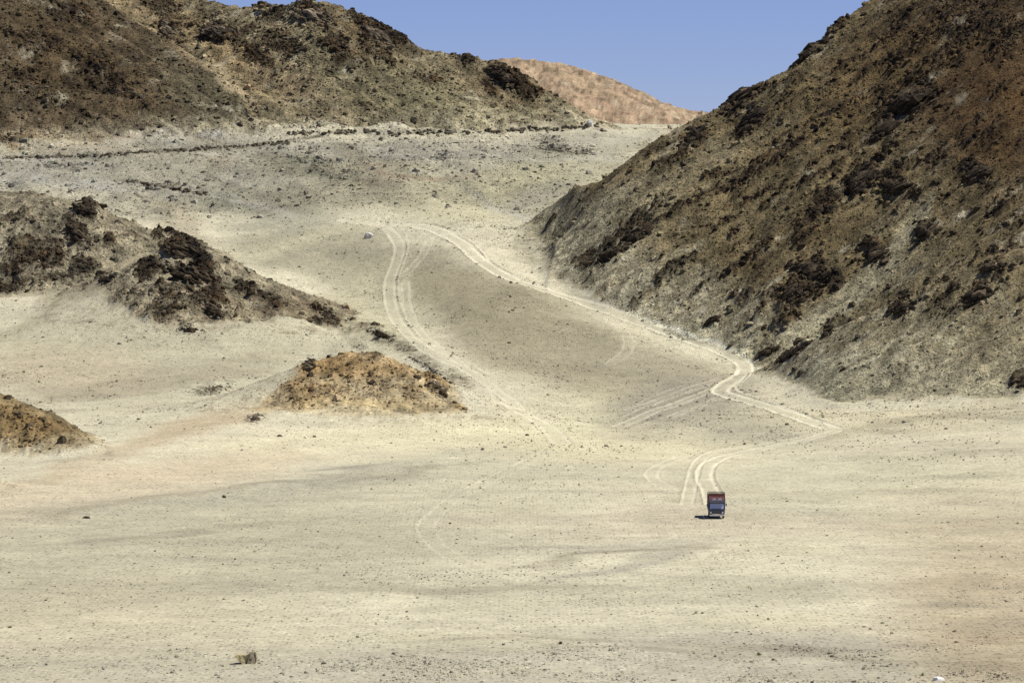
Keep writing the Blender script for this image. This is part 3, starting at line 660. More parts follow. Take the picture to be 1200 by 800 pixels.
# ------------------------------------------------------------------ split the terrain into named sheets
def tag(o, label, cat=None, group=None, kind=None):
    o['label'] = label
    if cat: o['category'] = cat
    if group: o['group'] = group
    if kind: o['kind'] = kind
    return o
def mesh_from(name, verts, quads, col, mat, smooth=True, nside=4):
    me = bpy.data.meshes.new(name)
    nv, nf = len(verts), len(quads)
    me.vertices.add(nv); me.vertices.foreach_set('co', np.ascontiguousarray(verts, np.float32).ravel())
    me.loops.add(nf * nside); me.loops.foreach_set('vertex_index', np.ascontiguousarray(quads, np.int32).ravel())
    me.polygons.add(nf); me.polygons.foreach_set('loop_start', np.arange(0, nf * nside, nside, dtype=np.int32))
    me.polygons.foreach_set('use_smooth', np.full(nf, smooth, dtype=bool))
    if col is not None:
        a = me.color_attributes.new('Col', 'FLOAT_COLOR', 'POINT')
        c4 = np.ones((nv, 4), np.float32); c4[:, :3] = col
        a.data.foreach_set('color', c4.ravel())
    me.materials.append(mat)
    me.update(calc_edges=True); me.validate()
    return me
def link(name, me):
    o = bpy.data.objects.new(name, me); scene.collection.objects.link(o); return o

idx = np.arange(NR * NC).reshape(NR, NC)
Q = np.stack([idx[:-1, :-1], idx[:-1, 1:], idx[1:, 1:], idx[1:, :-1]], -1).reshape(-1, 4)
V = np.stack([X, Y, Z], -1).reshape(-1, 3)
AC = ALB.reshape(-1, 3)
zone = np.where(H > .5, hid, -1)
zone = np.where((zone < 0) & (lane > .45) & (Y > 480), 20, zone)
zone = np.where((zone < 0) & (sstep(.3, .7, scree + .1 * n8) > .5), 21, zone)
zf = zone[:-1, :-1].reshape(-1)
SHEETS = [
 ('ground', (-1,), M_sand, 'pale sandy gravel floor of the desert valley, streaked with grey'),
 ('dirt_track', (20,), M_track, 'pale rutted vehicle tracks winding down the sandy valley'),
 ('scree_slope', (21,), M_scree, 'pale grey scree slope under the left mountain'),
 ('mountain', (2, 3), M_rock, 'brown rubble mountain at the upper left with craggy skyline'),
 ('mountain', (0, 1), M_rock, 'dark brown mountain on the right falling to the tracks'),
 ('distant_hill', (4,), M_scree, 'pinkish hill far behind the saddle'),
 ('rocky_hill', (5,), M_rock, 'grey brown rocky hill at the left edge above the sand'),
 ('rocky_hill', (6,), M_rock, 'dark pointed rocky hill in the middle of the left side'),
 ('rocky_hill', (7,), M_scree, 'tan mound in front of the dark pointed hill'),
 ('rocky_hill', (8,), M_scree, 'low ochre mound cut by the left edge'),
 ('rocky_hill', (9,), M_rock, 'tiny olive mound at the left edge below the ochre mound'),
]
for name, ids, mat, label in SHEETS:
    f = Q[np.isin(zf, ids)]
    if len(f) == 0: continue
    u, inv = np.unique(f.ravel(), return_inverse=True)
    me = mesh_from(name, V[u], inv.reshape(-1, 4), AC[u], mat)
    tag(link(name, me), label, kind='structure')
print('terrain', time.time() - T0)

# ------------------------------------------------------------------ rocks
def rock_shape(r, n=7, m=3, flat=.7, jag=.28):
    """angular half-buried block: rings of n, closed by a top vertex"""
    vs = []
    for j in range(m):
        a = j / m * math.pi / 2
        for i in range(n):
            t = 2 * math.pi * (i + r.uniform(-.25, .25)) / n
            rad = math.cos(a) ** .6 * (1 + r.uniform(-jag, jag))
            vs.append((rad * math.cos(t), rad * math.sin(t), (-.35 if j == 0 else math.sin(a) * flat * (1 + r.uniform(-jag, jag)))))
    vs.append((r.uniform(-.3, .3), r.uniform(-.3, .3), flat * (1 + r.uniform(-jag, jag))))
    fs = []
    for j in range(m - 1):
        for i in range(n):
            a, b = j * n + i, j * n + (i + 1) % n
            fs += [(a, b, b + n), (a, b + n, a + n)]
    top = m * n
    for i in range(n):
        fs.append(((m - 1) * n + i, (m - 1) * n + (i + 1) % n, top))
    return np.array(vs), np.array(fs)
rr = random.Random(5)
SMALL = [rock_shape(rr, 5, 2, .8) for _ in range(14)]
BLOCK = [rock_shape(rr, 6, 3, .95, .32) for _ in range(14)]
BIG = [rock_shape(rr, 8, 4, .9, .25) for _ in range(8)]
def stone_source(name, shapes, mat, smooth=False):
    """a collection of source shapes kept out of the scene, used only by the scattering nodes"""
    c = bpy.data.collections.new(name)
    for v, f in shapes:
        o = bpy.data.objects.new(name, mesh_from(name, v, f, None, mat, smooth=smooth, nside=3)); c.objects.link(o)
    return c
def scatter_nodes(coll):
    ng = bpy.data.node_groups.new('scatter_stones', 'GeometryNodeTree')
    ng.interface.new_socket('Geometry', in_out='INPUT', socket_type='NodeSocketGeometry')
    ng.interface.new_socket('Geometry', in_out='OUTPUT', socket_type='NodeSocketGeometry')
    gi = ng.nodes.new('NodeGroupInput'); go = ng.nodes.new('NodeGroupOutput')
    ci_ = ng.nodes.new('GeometryNodeCollectionInfo'); ci_.inputs['Collection'].default_value = coll
    ci_.inputs['Separate Children'].default_value = True; ci_.inputs['Reset Children'].default_value = True
    ip = ng.nodes.new('GeometryNodeInstanceOnPoints'); ip.inputs['Pick Instance'].default_value = True
    def attr(n, t):
        a = ng.nodes.new('GeometryNodeInputNamedAttribute'); a.data_type = t; a.inputs['Name'].default_value = n; return a.outputs['Attribute']
    ng.links.new(gi.outputs[0], ip.inputs['Points']); ng.links.new(ci_.outputs[0], ip.inputs['Instance'])
    ng.links.new(attr('pick', 'INT'), ip.inputs['Instance Index'])
    ng.links.new(attr('turn', 'FLOAT_VECTOR'), ip.inputs['Rotation'])
    ng.links.new(attr('size', 'FLOAT_VECTOR'), ip.inputs['Scale'])
    ng.links.new(ip.outputs[0], go.inputs[0])
    return ng
def strew(name, xs, ys, sizes, cols, coll, seed, sink=.1, tilt=.4):
    g = np.random.default_rng(seed); n = len(xs); zs = height(xs, ys)
    me = bpy.data.meshes.new(name); me.vertices.add(n)
    me.vertices.foreach_set('co', np.stack([xs, ys, zs - sink * sizes], -1).astype(np.float32).ravel())
    a = me.attributes.new('pick', 'INT', 'POINT'); a.data.foreach_set('value', g.integers(0, len(coll.objects), n).astype(np.int32))
    a = me.attributes.new('turn', 'FLOAT_VECTOR', 'POINT'); a.data.foreach_set('vector', np.stack([g.uniform(-tilt, tilt, n), g.uniform(-tilt, tilt, n), g.uniform(0, 6.28, n)], -1).astype(np.float32).ravel())
    a = me.attributes.new('size', 'FLOAT_VECTOR', 'POINT'); a.data.foreach_set('vector', (sizes[:, None] * np.stack([g.uniform(.75, 1.35, n), g.uniform(.65, 1.15, n), g.uniform(.55, 1.2, n)], -1)).astype(np.float32).ravel())
    a = me.attributes.new('tone', 'FLOAT_COLOR', 'POINT'); c4 = np.ones((n, 4), np.float32); c4[:, :3] = cols; a.data.foreach_set('color', c4.ravel())
    o = link(name, me); md = o.modifiers.new('scatter', 'NODES'); md.node_group = scatter_nodes(coll)
    return o
def visible_points(weight, n, seed):
    """world points spread by area x weight over the terrain grid"""
    g = np.random.default_rng(seed)
    dd = np.gradient(drows)[:, None]; du = np.gradient(ucols)[None, :]
    w = (weight * dd * (du / F * drows[:, None]))
    w = w * ((U > -30) & (U < 1230)) * ((PY > -20) & (PY < 815))
    w = w * (PY <= np.minimum.accumulate(np.where(np.arange(NR)[:, None] > 15, PY, 2000), axis=0) + 6)
    cs = np.cumsum(w.ravel()); t = g.uniform(0, cs[-1], n)
    i = np.searchsorted(cs, t); r, c = np.unravel_index(np.clip(i, 0, NR * NC - 1), (NR, NC))
    y = drows[r] + g.uniform(-.5, .5, n) * dd[r, 0]; u = ucols[c] + g.uniform(-.5, .5, n) * du[0, c]
    return xof(u, y), y, AC[r * NC + c], r, c
g = np.random.default_rng(3)
def pareto(n, lo, hi, a):
    u = g.uniform(0, 1, n); return np.clip(lo * (1 - u) ** (-1 / a), lo, hi)
SRC_STONES = stone_source('stone_shapes', SMALL + BLOCK, M_loose)
boulders = []     # (x, y, size, colour, region)
GULLY = gully
def scatter(name, label, weight, n, lo, hi, seed, tone, region, shapes=SMALL, elong=1.0, a=2.2):
    xs, ys, cl, r, c = visible_points(weight * (1 - .85 * GULLY), n, seed)
    sz = pareto(n, lo, hi, a + .5)
    t = g.uniform(tone[0], tone[1], (n, 1)); col = (cl * t * g.uniform(.94, 1.06, (n, 3))).clip(0.012, .75)
    app = sz / ys
    k = np.argsort(-app)[:region[1]]
    for i in k: boulders.append((xs[i], ys[i], sz[i], col[i], region[0]))
    m = np.ones(n, bool); m[k] = False
    tag(strew(name, xs[m], ys[m], sz[m], col[m], SRC_STONES, seed), label, 'rubble', kind='stuff')
Rm = np.clip(hm(0) + hm(1), 0, 1) * H
Lm = np.clip(hm(2) + hm(3), 0, 1) * H
vis_slope = np.ones_like(X)
scatter('rock_rubble', 'loose dark rubble covering the right mountainside', Rm * (.35 + 2.5 * crag) * (.25 + .75 * sstep(0, .9, hgt)), 20000, .17, .9, 1, (.35, 1.25), ('right', 36))
scatter('rock_rubble', 'loose brown rubble covering the left mountainside', Lm * (.35 + 2.5 * crag) * (.3 + .7 * sstep(0, .9, hgt)), 18000, .22, 1.1, 2, (.4, 1.3), ('left', 36))
scatter('rock_rubble', 'dark rubble on the small hills at the left', H * np.clip(hm(5) + hm(6) + .35 * hm(7) + .5 * hm(8), 0, 1) * (.3 + 3 * crag), 10000, .16, 1.0, 3, (.3, 1.25), ('hills', 30))
scatter('loose_stones', 'stones strewn over the pale scree', scree * (.4 + 3 * crag), 7000, .2, 1.2, 4, (.35, 1.5), ('scree', 24))
scatter('loose_stones', 'small stones scattered across the valley floor and fan', (.2 + 1.8 * sstep(-.2, .9, fbm(X, Y, 12, 4, gain=.7, k=1)) ** 1.5) * (1 - H) * sstep(720, 850, Y) * (1 - scree) * (.3 + crag * 3 + 5 * sstep(.03, .08, tdz) * (Y > 850) + 1.2 * np.exp(-((PX - 640) / 60) ** 2 - ((PY - 250) / 45) ** 2)) * (1 - lane * .7), 26000, .07, .42, 5, (.4, 1.15), ('fan', 12))
clump = .15 + 1.9 * sstep(-.2, .9, fbm(X, Y, 9, 4, gain=.7, k=4)) ** 1.5
scatter('gravel', 'coarse gravel littering the nearest ground', clump * (1 - H) * ((1 - sstep(408, 450, Y)) + .10 * (1 - sstep(500, 720, Y)) + .03 * (1 - sstep(800, 900, Y))), 22000, .04, .24, 6, (.35, 1.35), ('near', 14))
print('scatter', time.time() - T0, len(boulders))

BOULDER_MESH = []
def boulder_mesh(shape, col, name='boulder'):
    v, f = shape
    return mesh_from(name, v, f, np.repeat(np.array(col)[None], len(v), 0), M_rocks, smooth=False, nside=3)
REG = {'right': ('dark angular boulder lying on the rubble of the right mountainside', 'boulders on the right mountainside', (.09, .07, .045)),
       'left': ('brown angular boulder lying on the rubble of the left mountainside', 'boulders on the left mountainside', (.12, .10, .065)),
       'hills': ('dark boulder on the small rocky hills at the left', 'boulders on the small left hills', (.11, .085, .05)),
       'scree': ('grey stone block lying on the pale scree', 'boulders on the pale scree', (.30, .28, .22)),
       'fan': ('small dark stone lying on the sand of the valley floor', 'stones on the valley floor', (.20, .17, .12)),
       'near': ('small stone standing out of the coarse gravel of the nearest ground', 'stones on the nearest gravel', (.24, .21, .15))}
variants = {}
for rg, (lb_, gp, c) in REG.items():
    variants[rg] = [boulder_mesh(BLOCK[i], np.array(c) * (.6 + .18 * i)) for i in range(4)]
for k, (x, y, s, c, rg) in enumerate(boulders):
    o = link('boulder', variants[rg][k % 4])
    z = float(height(x, y))
    o.location = (x, y, z - .1 * s); o.scale = (s * g.uniform(.8, 1.2), s * g.uniform(.8, 1.2), s * g.uniform(.7, 1.1))
    o.rotation_euler = (g.uniform(-.25, .25), g.uniform(-.25, .25), g.uniform(0, 6.28))
    tag(o, REG[rg][0], 'boulder', REG[rg][1])

# ------------------------------------------------------------------ outcrops: heaps of broken dark rock where the slope is bare bedrock
def outcrop(label, cx, cy, rx, ry, ang, n, smin, smax, col, seed, name='rock_outcrop'):
    g = np.random.default_rng(seed)
    ca, sa = math.cos(math.radians(ang)), math.sin(math.radians(ang))
    Vs, FL, Cs = [], [], []
    for i in range(int(n * 1.3)):
        r, t = min(abs(g.normal(0, .75)), 2.0), g.uniform(0, 6.283)
        ex, ey = rx * r * math.cos(t), ry * r * math.sin(t)
        x, y, z = pick(cx + ex * ca - ey * sa, cy + ex * sa + ey * ca)
        sv, sf = (BLOCK + BIG)[g.integers(0, 22)]
        s = 1.25 * g.uniform(smin, smax) * max(.3, 1.15 - .6 * r)
        P = sv * np.array([s * g.uniform(1.0, 2.0), s * g.uniform(.5, .9), s * g.uniform(.45, 1.0)])
        dip = -.55 if cx > 620 else .5
        E = Euler((g.uniform(-.3, .3), dip + g.uniform(-.25, .25), g.uniform(-.45, .45))).to_matrix()
        P = P @ np.array(E).T + np.array([x, y, z - .15 * s])
        Vs.append(P); FL.append(sf)
        Cs.append(np.repeat((np.array(col) * g.choice([.5, .8, 1.1, 1.5, 2.4], p=[.25, .3, .25, .15, .05]))[None], len(P), 0))
    root = bpy.data.objects.new(name, None); scene.collection.objects.link(root)
    root.location = pick(cx, cy + ry * .5)
    tag(root, label, 'rock outcrop')
    off = Vector(root.location); order_ = np.argsort([-np.ptp(v_[:, 0]) * np.ptp(v_[:, 2]) for v_ in Vs]); top = order_[:7]
    for q in top:
        me = mesh_from('slab', Vs[q] - np.array(off), FL[q], Cs[q], M_rocks, smooth=False, nside=3)
        o = link('slab', me); o.parent = root
    rest = order_[7:]
    vv, ff, cc, k_ = [], [], [], 0
    for q in rest:
        vv.append(Vs[q] - np.array(off)); ff.append(FL[q] + k_); cc.append(Cs[q]); k_ += len(Vs[q])
    o = link('broken_rock', mesh_from('broken_rock', np.concatenate(vv), np.concatenate(ff), np.concatenate(cc), M_rocks, smooth=False, nside=3))
    o.parent = root; o['kind'] = 'stuff'
DK = (.050, .038, .024); BR = (.13, .105, .07); TN = (.30, .24, .155); GY = (.16, .14, .11)
OUT = [
 ('large black outcrop notching the skyline of the right mountain', 867, 114, 26, 10, -38, 60, .7, 1.7, DK),
 ('black outcrop just under the skyline outcrop of the right mountain', 880, 141, 22, 11, -40, 45, .6, 1.4, DK),
 ('small black outcrop at the low end of the right skyline, touching the pale scree', 812, 160, 20, 10, -50, 40, .5, 1.3, DK),
 ('long thin dark outcrop high along the right skyline', 950, 58, 30, 5, -38, 30, .5, 1.2, DK),
 ('biggest black outcrop high in the middle of the right mountainside', 1065, 118, 26, 12, -15, 60, .8, 1.8, DK),
 ('dark outcrop directly left of and below the biggest one on the right mountain', 1037, 152, 18, 9, -35, 36, .6, 1.4, DK),
 ('black outcrop with a reddish rim halfway up the right mountain', 1010, 210, 22, 12, -28, 45, .7, 1.5, DK),
 ('flat dark outcrop right beside the reddish rimmed one', 1052, 219, 20, 7, 5, 30, .6, 1.2, DK),
 ('ragged dark outcrop towards the right edge, halfway up the mountain', 1147, 203, 18, 12, 25, 34, .6, 1.3, DK),
 ('lone dark outcrop above the head of the pale gully', 1086, 269, 16, 8, 10, 30, .6, 1.2, DK),
 ('dark outcrop leaning on the left side of the pale gully', 1025, 298, 17, 8, 20, 34, .6, 1.2, DK),
 ('wide dark outcrop low on the right mountain above the gully mouth', 948, 318, 24, 10, 8, 50, .5, 1.2, DK),
 ('lowest dark outcrop beside the gully mouth', 930, 344, 26, 10, -10, 46, .5, 1.1, DK),
 ('isolated dark streak of rock on the left flank of the right mountain', 745, 277, 22, 8, -33, 44, .6, 1.3, DK),
 ('smaller dark rocks below the isolated streak on the left flank', 713, 299, 18, 6, -42, 30, .4, .9, DK),
 ('low black rock by the bend of the tracks', 900, 412, 14, 4, -25, 20, .4, .8, DK),
 ('small black rock at the foot of the slope above the upper tracks', 834, 375, 8, 3, -25, 12, .4, .8, DK),
 ('dark tongue of rock pointing down to the bend of the tracks', 928, 414, 28, 5, -35, 44, .4, .8, DK),
 ('upright black rock at the top of the dark tongue', 971, 387, 8, 4, -60, 14, .4, .8, DK),
 ('dark outcrop on the crest of the lower right spur', 1145, 348, 20, 9, -20, 36, .5, 1.1, DK),
 ('cluster of dark rocks left along the lower right spur', 1062, 360, 16, 6, -35, 28, .4, .9, DK),
 ('small dark rocks topping the lower right spur', 1160, 313, 18, 5, -10, 26, .4, .9, DK),
 ('dark rock cut by the right edge above the plain', 1196, 446, 9, 8, -40, 16, .4, .9, DK),
 ('jagged tan and brown crest on the left skyline', 368, 20, 26, 8, 5, 44, .7, 1.6, BR),
 ('dark brown crag stepping down the left skyline', 445, 42, 28, 8, 38, 44, .6, 1.4, BR),
 ('dark knoll at the end of the left ridge before the pink hill', 592, 92, 22, 7, 30, 46, .6, 1.3, DK),
 ('brown crag below the left skyline gap', 255, 38, 20, 11, 10, 40, .7, 1.5, BR),
 ('brown rocks on the tan slope left of the skyline gap', 197, 32, 16, 10, 70, 34, .6, 1.4, BR),
 ('black crag crowning the pointed hill', 216, 292, 22, 10, 8, 50, .5, 1.1, DK),
 ('dark crag across the front of the pointed hill', 225, 322, 30, 12, 8, 60, .5, 1.1, DK),
 ('small black crag on the left shoulder of the pointed hill', 126, 329, 9, 5, -10, 18, .4, .9, DK),
 ('dark rocks jutting from the lower front of the pointed hill', 250, 365, 12, 7, 10, 24, .4, .9, DK),
 ('short row of dark rocks at the foot of the pointed hill', 224, 387, 14, 2.5, 5, 14, .3, .6, DK),
 ('small dark crag near the top of the left edge hill', 98, 246, 13, 5, 5, 24, .5, 1.0, DK),
 ('dark rocks in the middle of the left edge hill', 92, 276, 20, 10, 45, 40, .4, 1.0, DK),
 ('line of dark stones on the tail of the pointed hill', 446, 392, 16, 3, 18, 22, .3, .7, DK),
 ('grey stones trailing down between tan mound and tracks', 505, 432, 36, 4, 30, 34, .2, .5, GY),
 ('broken grey stones at the end of the pointed hill ridge', 383, 368, 14, 5, 30, 20, .3, .7, DK),
 ('dark rock on the left shoulder of the tan mound', 362, 425, 8, 4, -30, 14, .2, .5, BR),
 ('small brown rock at the left foot of the tan mound', 300, 491, 9, 3, -20, 14, .2, .45, BR),
 ('steep brown rocks on the right flank of the tan mound', 514, 454, 15, 6, 55, 34, .25, .6, TN),
 ('patch of low rocks on the sand left of the tan mound', 252, 455, 24, 4, -14, 30, .15, .4, BR),
 ('flat dark rocks on the pale scree under the far saddle', 650, 174, 22, 4, 5, 24, .3, .8, GY),
 ('single dark heap on the scree left of the right mountain', 684, 178, 7, 2.5, 0, 10, .3, .7, GY),
]
for k, (lb_, cx, cy, rx, ry, a, n, s0, s1, c) in enumerate(OUT):
    outcrop(lb_, cx, cy, rx, ry, a, n, s0, s1, c, 100 + k)

# ------------------------------------------------------------------ single stones of the photo
def stone(label, px, py, w, h, col, seed, name='boulder', group=None, cat='boulder'):
    x, y, z = pick(px, py); r = random.Random(seed)
    v, f = rock_shape(r, 7, 3, 1.0, .18)
    o = link(name, mesh_from(name, v, f, np.repeat(np.array(col)[None], len(v), 0), M_rocks, smooth=False, nside=3))
    s = w * y / F / 2
    o.location = (x, y, z - .02); o.scale = (s, s * .8, h * y / F * .95); o.rotation_euler = (0, 0, r.uniform(-.3, .3))
    tag(o, label, cat, group); return o
stone('lone white boulder beside the left end of the upper tracks', 432, 279, 11, 7, (.62, .58, .50), 4)
stone('pale cone shaped rock on the saddle below the pink hill', 691, 147, 9, 7, (.60, .57, .50), 7)
stone('flat black stone alone at the left edge of the grey plain', 100, 607, 10, 3, (.06, .05, .035), 9)
stone('dark stone on the pale strip of sand at the left', 262, 583, 5, 3.5, (.09, .07, .05), 10)
stone('white flat stone at the bottom edge right of centre', 1101, 797, 16, 5, (.72, .69, .62), 12)
road = [(128, 181), (150, 180), (172, 179)] + [(210 + i * 6.1 + random.uniform(-2, 2), 179 - i * .62) for i in range(22)]
for i, (a, b) in enumerate(road):
    if i < 3:
        stone(['first of the dark kerb stones from the left on the old hillside road', 'dark kerb stone between the first and third on the old hillside road', 'third dark kerb stone from the left, before the gap'][i], a, b, 8, 2.5, (.10, .085, .06), 40 + i, 'kerb_stone', None, 'kerb stone')
    else:
        stone('dark kerb stone in the dotted row along the old road under the left mountain', a, b + random.uniform(-.5, .5), random.uniform(2.6, 5), random.uniform(1.6, 2.8), (.06, .05, .035), 40 + i, 'kerb_stone', 'kerb stones along the old hillside road', 'kerb stone')

rl = []
for (x0, y0), (x1, y1) in [((336, 157), (440, 154)), ((440, 157), (560, 155)), ((560, 155), (660, 151)), ((660, 151), (700, 147)), ((0, 186), (128, 182)), ((128, 182), (340, 168)), ((150, 213), (242, 227))]:
    for k in range(int(abs(x1 - x0) / 1.6)):
        t = random.random(); rl.append(pick(x0 + t * (x1 - x0), y0 + t * (y1 - y0) + random.gauss(0, 1.3 if x0 > 300 else .8)))
rl = np.array(rl); rg_ = np.random.default_rng(31)
tag(strew('road_edge_rubble', rl[:, 0], rl[:, 1], rg_.uniform(.25, .9, len(rl)), np.array([.11, .095, .065])[None] * rg_.uniform(.4, 1.6, (len(rl), 1)), SRC_STONES, 32), 'dark rubble lining the edge of the old road cut under the left mountain', 'rubble', kind='stuff')
# the notched boulder in the foreground: faceted, left part overhanging, right part taller
bx, by, bz = pick(287, 778)
m_ = by / F
fr_ = [(-13, 9.5, -.3), (-10.5, 5.5, -.1), (-6.5, 2.0, .0), (-2.2, -1.0, .2), (.2, 1.5, .5), (.8, -1.0, .25), (6, -1.0, .2), (11, .5, .4), (12.6, 6, .5), (11.0, 13.0, .5), (9.5, 14.6, .6), (5, 12.8, .45), (.4, 10.2, .3), (-4.5, 10.8, .15), (-9.5, 11.4, .0)]
vs = [(a * m_, d, b * m_) for a, b, d in fr_]
bk = [(a * m_ * .86 + .08, d + 1.35, max(b, -1) * m_ * (.82 if b > 8 else .9)) for a, b, d in fr_]
md_ = [(a * m_ * 1.03, d + .6, (b * 1.06 if b > 8 else b) * m_) for a, b, d in fr_]
N = len(fr_)
verts = vs + md_ + bk
faces = [tuple(range(N))[::-1], tuple(range(2 * N, 3 * N))]
for L in (0, N):
    for i in range(N):
        j = (i + 1) % N; faces.append((L + i, L + j, L + N + j, L + N + i))
import bmesh
bm = bmesh.new()
bv = [bm.verts.new(v) for v in verts]
for f in faces: bm.faces.new([bv[i] for i in f])
bmesh.ops.triangulate(bm, faces=bm.faces[:])
bmesh.ops.subdivide_edges(bm, edges=bm.edges[:], cuts=1, use_grid_fill=True)
for v in bm.verts: v.co += Vector((random.uniform(-.03, .03), random.uniform(-.03, .03), random.uniform(-.025, .025)))
bmesh.ops.recalc_face_normals(bm, faces=bm.faces[:])
me = bpy.data.meshes.new('boulder'); 
lay = bm.verts.layers.float_color.new('Col')
for v in bm.verts:
    v[lay] = (.40, .34, .19, 1) if v.co.x < 0 else (.36, .31, .21, 1)
bm.to_mesh(me); bm.free(); me.materials.append(M_rocks)
bo = link('boulder', me); bo.location = (bx, by, bz)
tag(bo, 'big notched brown boulder alone on the nearest gravel, at the lower left', 'boulder')

# ------------------------------------------------------------------ desert shrubs
M_shrub, nt, b = new_mat('dry_shrub')
at = nt.nodes.new('ShaderNodeAttribute'); at.attribute_name = 'Col'; nt.links.new(at.outputs['Color'], b.inputs['Base Color']); b.inputs['Roughness'].default_value = .9
M_shrub_i, nt, b = new_mat('dry_shrub_strewn')
at = nt.nodes.new('ShaderNodeAttribute'); at.attribute_name = 'tone'; at.attribute_type = 'INSTANCER'; nt.links.new(at.outputs['Color'], b.inputs['Base Color']); b.inputs['Roughness'].default_value = .9
def shrub_shape(r, n=34):
    vs, fs = [], []
    for i in range(n):
        t = r.uniform(0, 6.283); e = r.uniform(.15, 1.45); L = r.uniform(.6, 1.05)
        d = np.array([math.cos(t) * math.cos(e), math.sin(t) * math.cos(e), math.sin(e) * .8]) * L
        sd_ = np.array([-math.sin(t), math.cos(t), r.uniform(-.3, .3)]) * r.uniform(.08, .16)
        o_ = d * .08; k = len(vs)
        vs += [o_ - sd_ * .3, d * .6 - sd_, d * .62 + sd_, d]
        fs += [(k, k + 1, k + 2), (k + 1, k + 3, k + 2)]
    return np.array(vs), np.array(fs)
SH = [shrub_shape(random.Random(60 + i)) for i in range(5)]
def shrub_meshes(c):
    out = []
    for i, (v, f) in enumerate(SH):
        col = np.repeat(np.array(c)[None], len(v), 0) * np.random.default_rng(i).uniform(.6, 1.4, (len(v), 1))
        out.append(mesh_from('desert_shrub', v, f, col, M_shrub, smooth=False, nside=3))
    return out
SM_dark = shrub_meshes((.060, .056, .030)); SM_green = shrub_meshes((.20, .22, .06)); SM_grey = shrub_meshes((.13, .125, .08))
def shrub(label, px, py, w, meshes, group=None, k=0):
    x, y, z = pick(px, py); o = link('desert_shrub', meshes[k % 5])
    s = w * y / F / 2; o.location = (x, y, z - .02); o.scale = (s, s, s * .95); o.rotation_euler = (0, 0, random.uniform(0, 6.28))
    tag(o, label, 'shrub', group)
shrub('yellow green grass tuft, left of the pair near the bottom edge', 890, 767, 12, SM_green, k=1)
shrub('smaller yellow green grass tuft, right of the pair near the bottom edge', 907, 773, 9, SM_green, k=2)
shrub('yellow green tuft at the left edge above the coarse gravel', 10, 735, 9, SM_green, k=3)
shrub('dark flat shrub alone on the pale sand at bottom centre', 657, 754, 11, SM_dark, k=0)
shrub('pale green tuft low at the right near the white stone', 1083, 791, 10, SM_green, k=4)
shrub('dark shrub beside the foot of the dark tongue of rock', 965, 489, 7, SM_grey, k=4)
SP = [(695, 530), (677, 500), (645, 487), (567, 465), (583, 519), (562, 521), (603, 518), (623, 517), (625, 562), (566, 564), (550, 568), (462, 562), (435, 573), (560, 589), (587, 590), (702, 562), (679, 580), (645, 545), (753, 464), (723, 537),
      (1067, 538), (1120, 533), (1096, 527), (1064, 570), (1133, 519), (930, 530), (967, 622), (1171, 606), (1125, 645), (817, 471), (941, 657), (443, 720), (478, 725), (428, 726), (1000, 720), (889, 721), (905, 717), (1121, 724), (1111, 731), (1091, 740),
      (1106, 746), (108, 730), (192, 746), (333, 713), (329, 727), (260, 661), (186, 635), (358, 620), (63, 687)]
for k, (a, b_) in enumerate(SP):
    shrub('small dark desert shrub dotted on the pale sand of the plain', a, b_, random.uniform(3.5, 5.5), SM_dark if k % 3 else SM_grey, 'desert shrubs on the sand', k)
# drifts of shrubs, thicker where the photo has them
shw = (1 - H) * (1 - lane) * (Y > 440) * (Y < 1060)
dens = .06 + 1.6 * np.exp(-((PX - 680) / 70) ** 2 - ((PY - 500) / 34) ** 2) + .9 * np.exp(-((PX - 590) / 80) ** 2 - ((PY - 575) / 20) ** 2) + .9 * np.exp(-((PX - 1010) / 130) ** 2 - ((PY - 505) / 26) ** 2) \
       + .9 * np.exp(-((PX - 560) / 160) ** 2 - ((PY - 672) / 14) ** 2) + .5 * np.exp(-((PX - 1120) / 90) ** 2 - ((PY - 560) / 30) ** 2) + .5 * np.exp(-((PX - 620) / 160) ** 2 - ((PY - 440) / 40) ** 2) + .6 * np.exp(-((PX - 700) / 200) ** 2 - ((PY - 690) / 16) ** 2)
dens *= .3 + 1.4 * sstep(-.2, .8, fbm(X, Y, 16, 3, k=5))
xs, ys, cl, r_, c_ = visible_points(shw * dens, 2600, 77)
sz = np.random.default_rng(5).uniform(.10, .30, len(xs)) * (.75 + .25 * (ys > 700))
k_ = np.argsort(-sz / ys)
for q in k_[:235]:
    o = link('desert_shrub', (SM_dark if q % 3 else SM_grey)[q % 5]); s = sz[q]
    o.location = (xs[q], ys[q], float(height(xs[q], ys[q])) - .02); o.scale = (s, s, s); o.rotation_euler = (0, 0, random.uniform(0, 6.28))
    tag(o, 'small dark desert shrub dotted on the pale sand of the plain', 'shrub', 'desert shrubs on the sand')
SRC_SHRUB = stone_source('shrub_shapes', SH, M_shrub_i)
rest = k_[235:]
tag(strew('ground_cover', xs[rest], ys[rest], sz[rest], np.array([.075, .07, .04])[None] * np.random.default_rng(8).uniform(.6, 1.8, (len(rest), 1)), SRC_SHRUB, 9, tilt=.1), 'scattered tiny dry plants on the sandy ground', 'ground cover', kind='stuff')
print('plants', time.time() - T0)

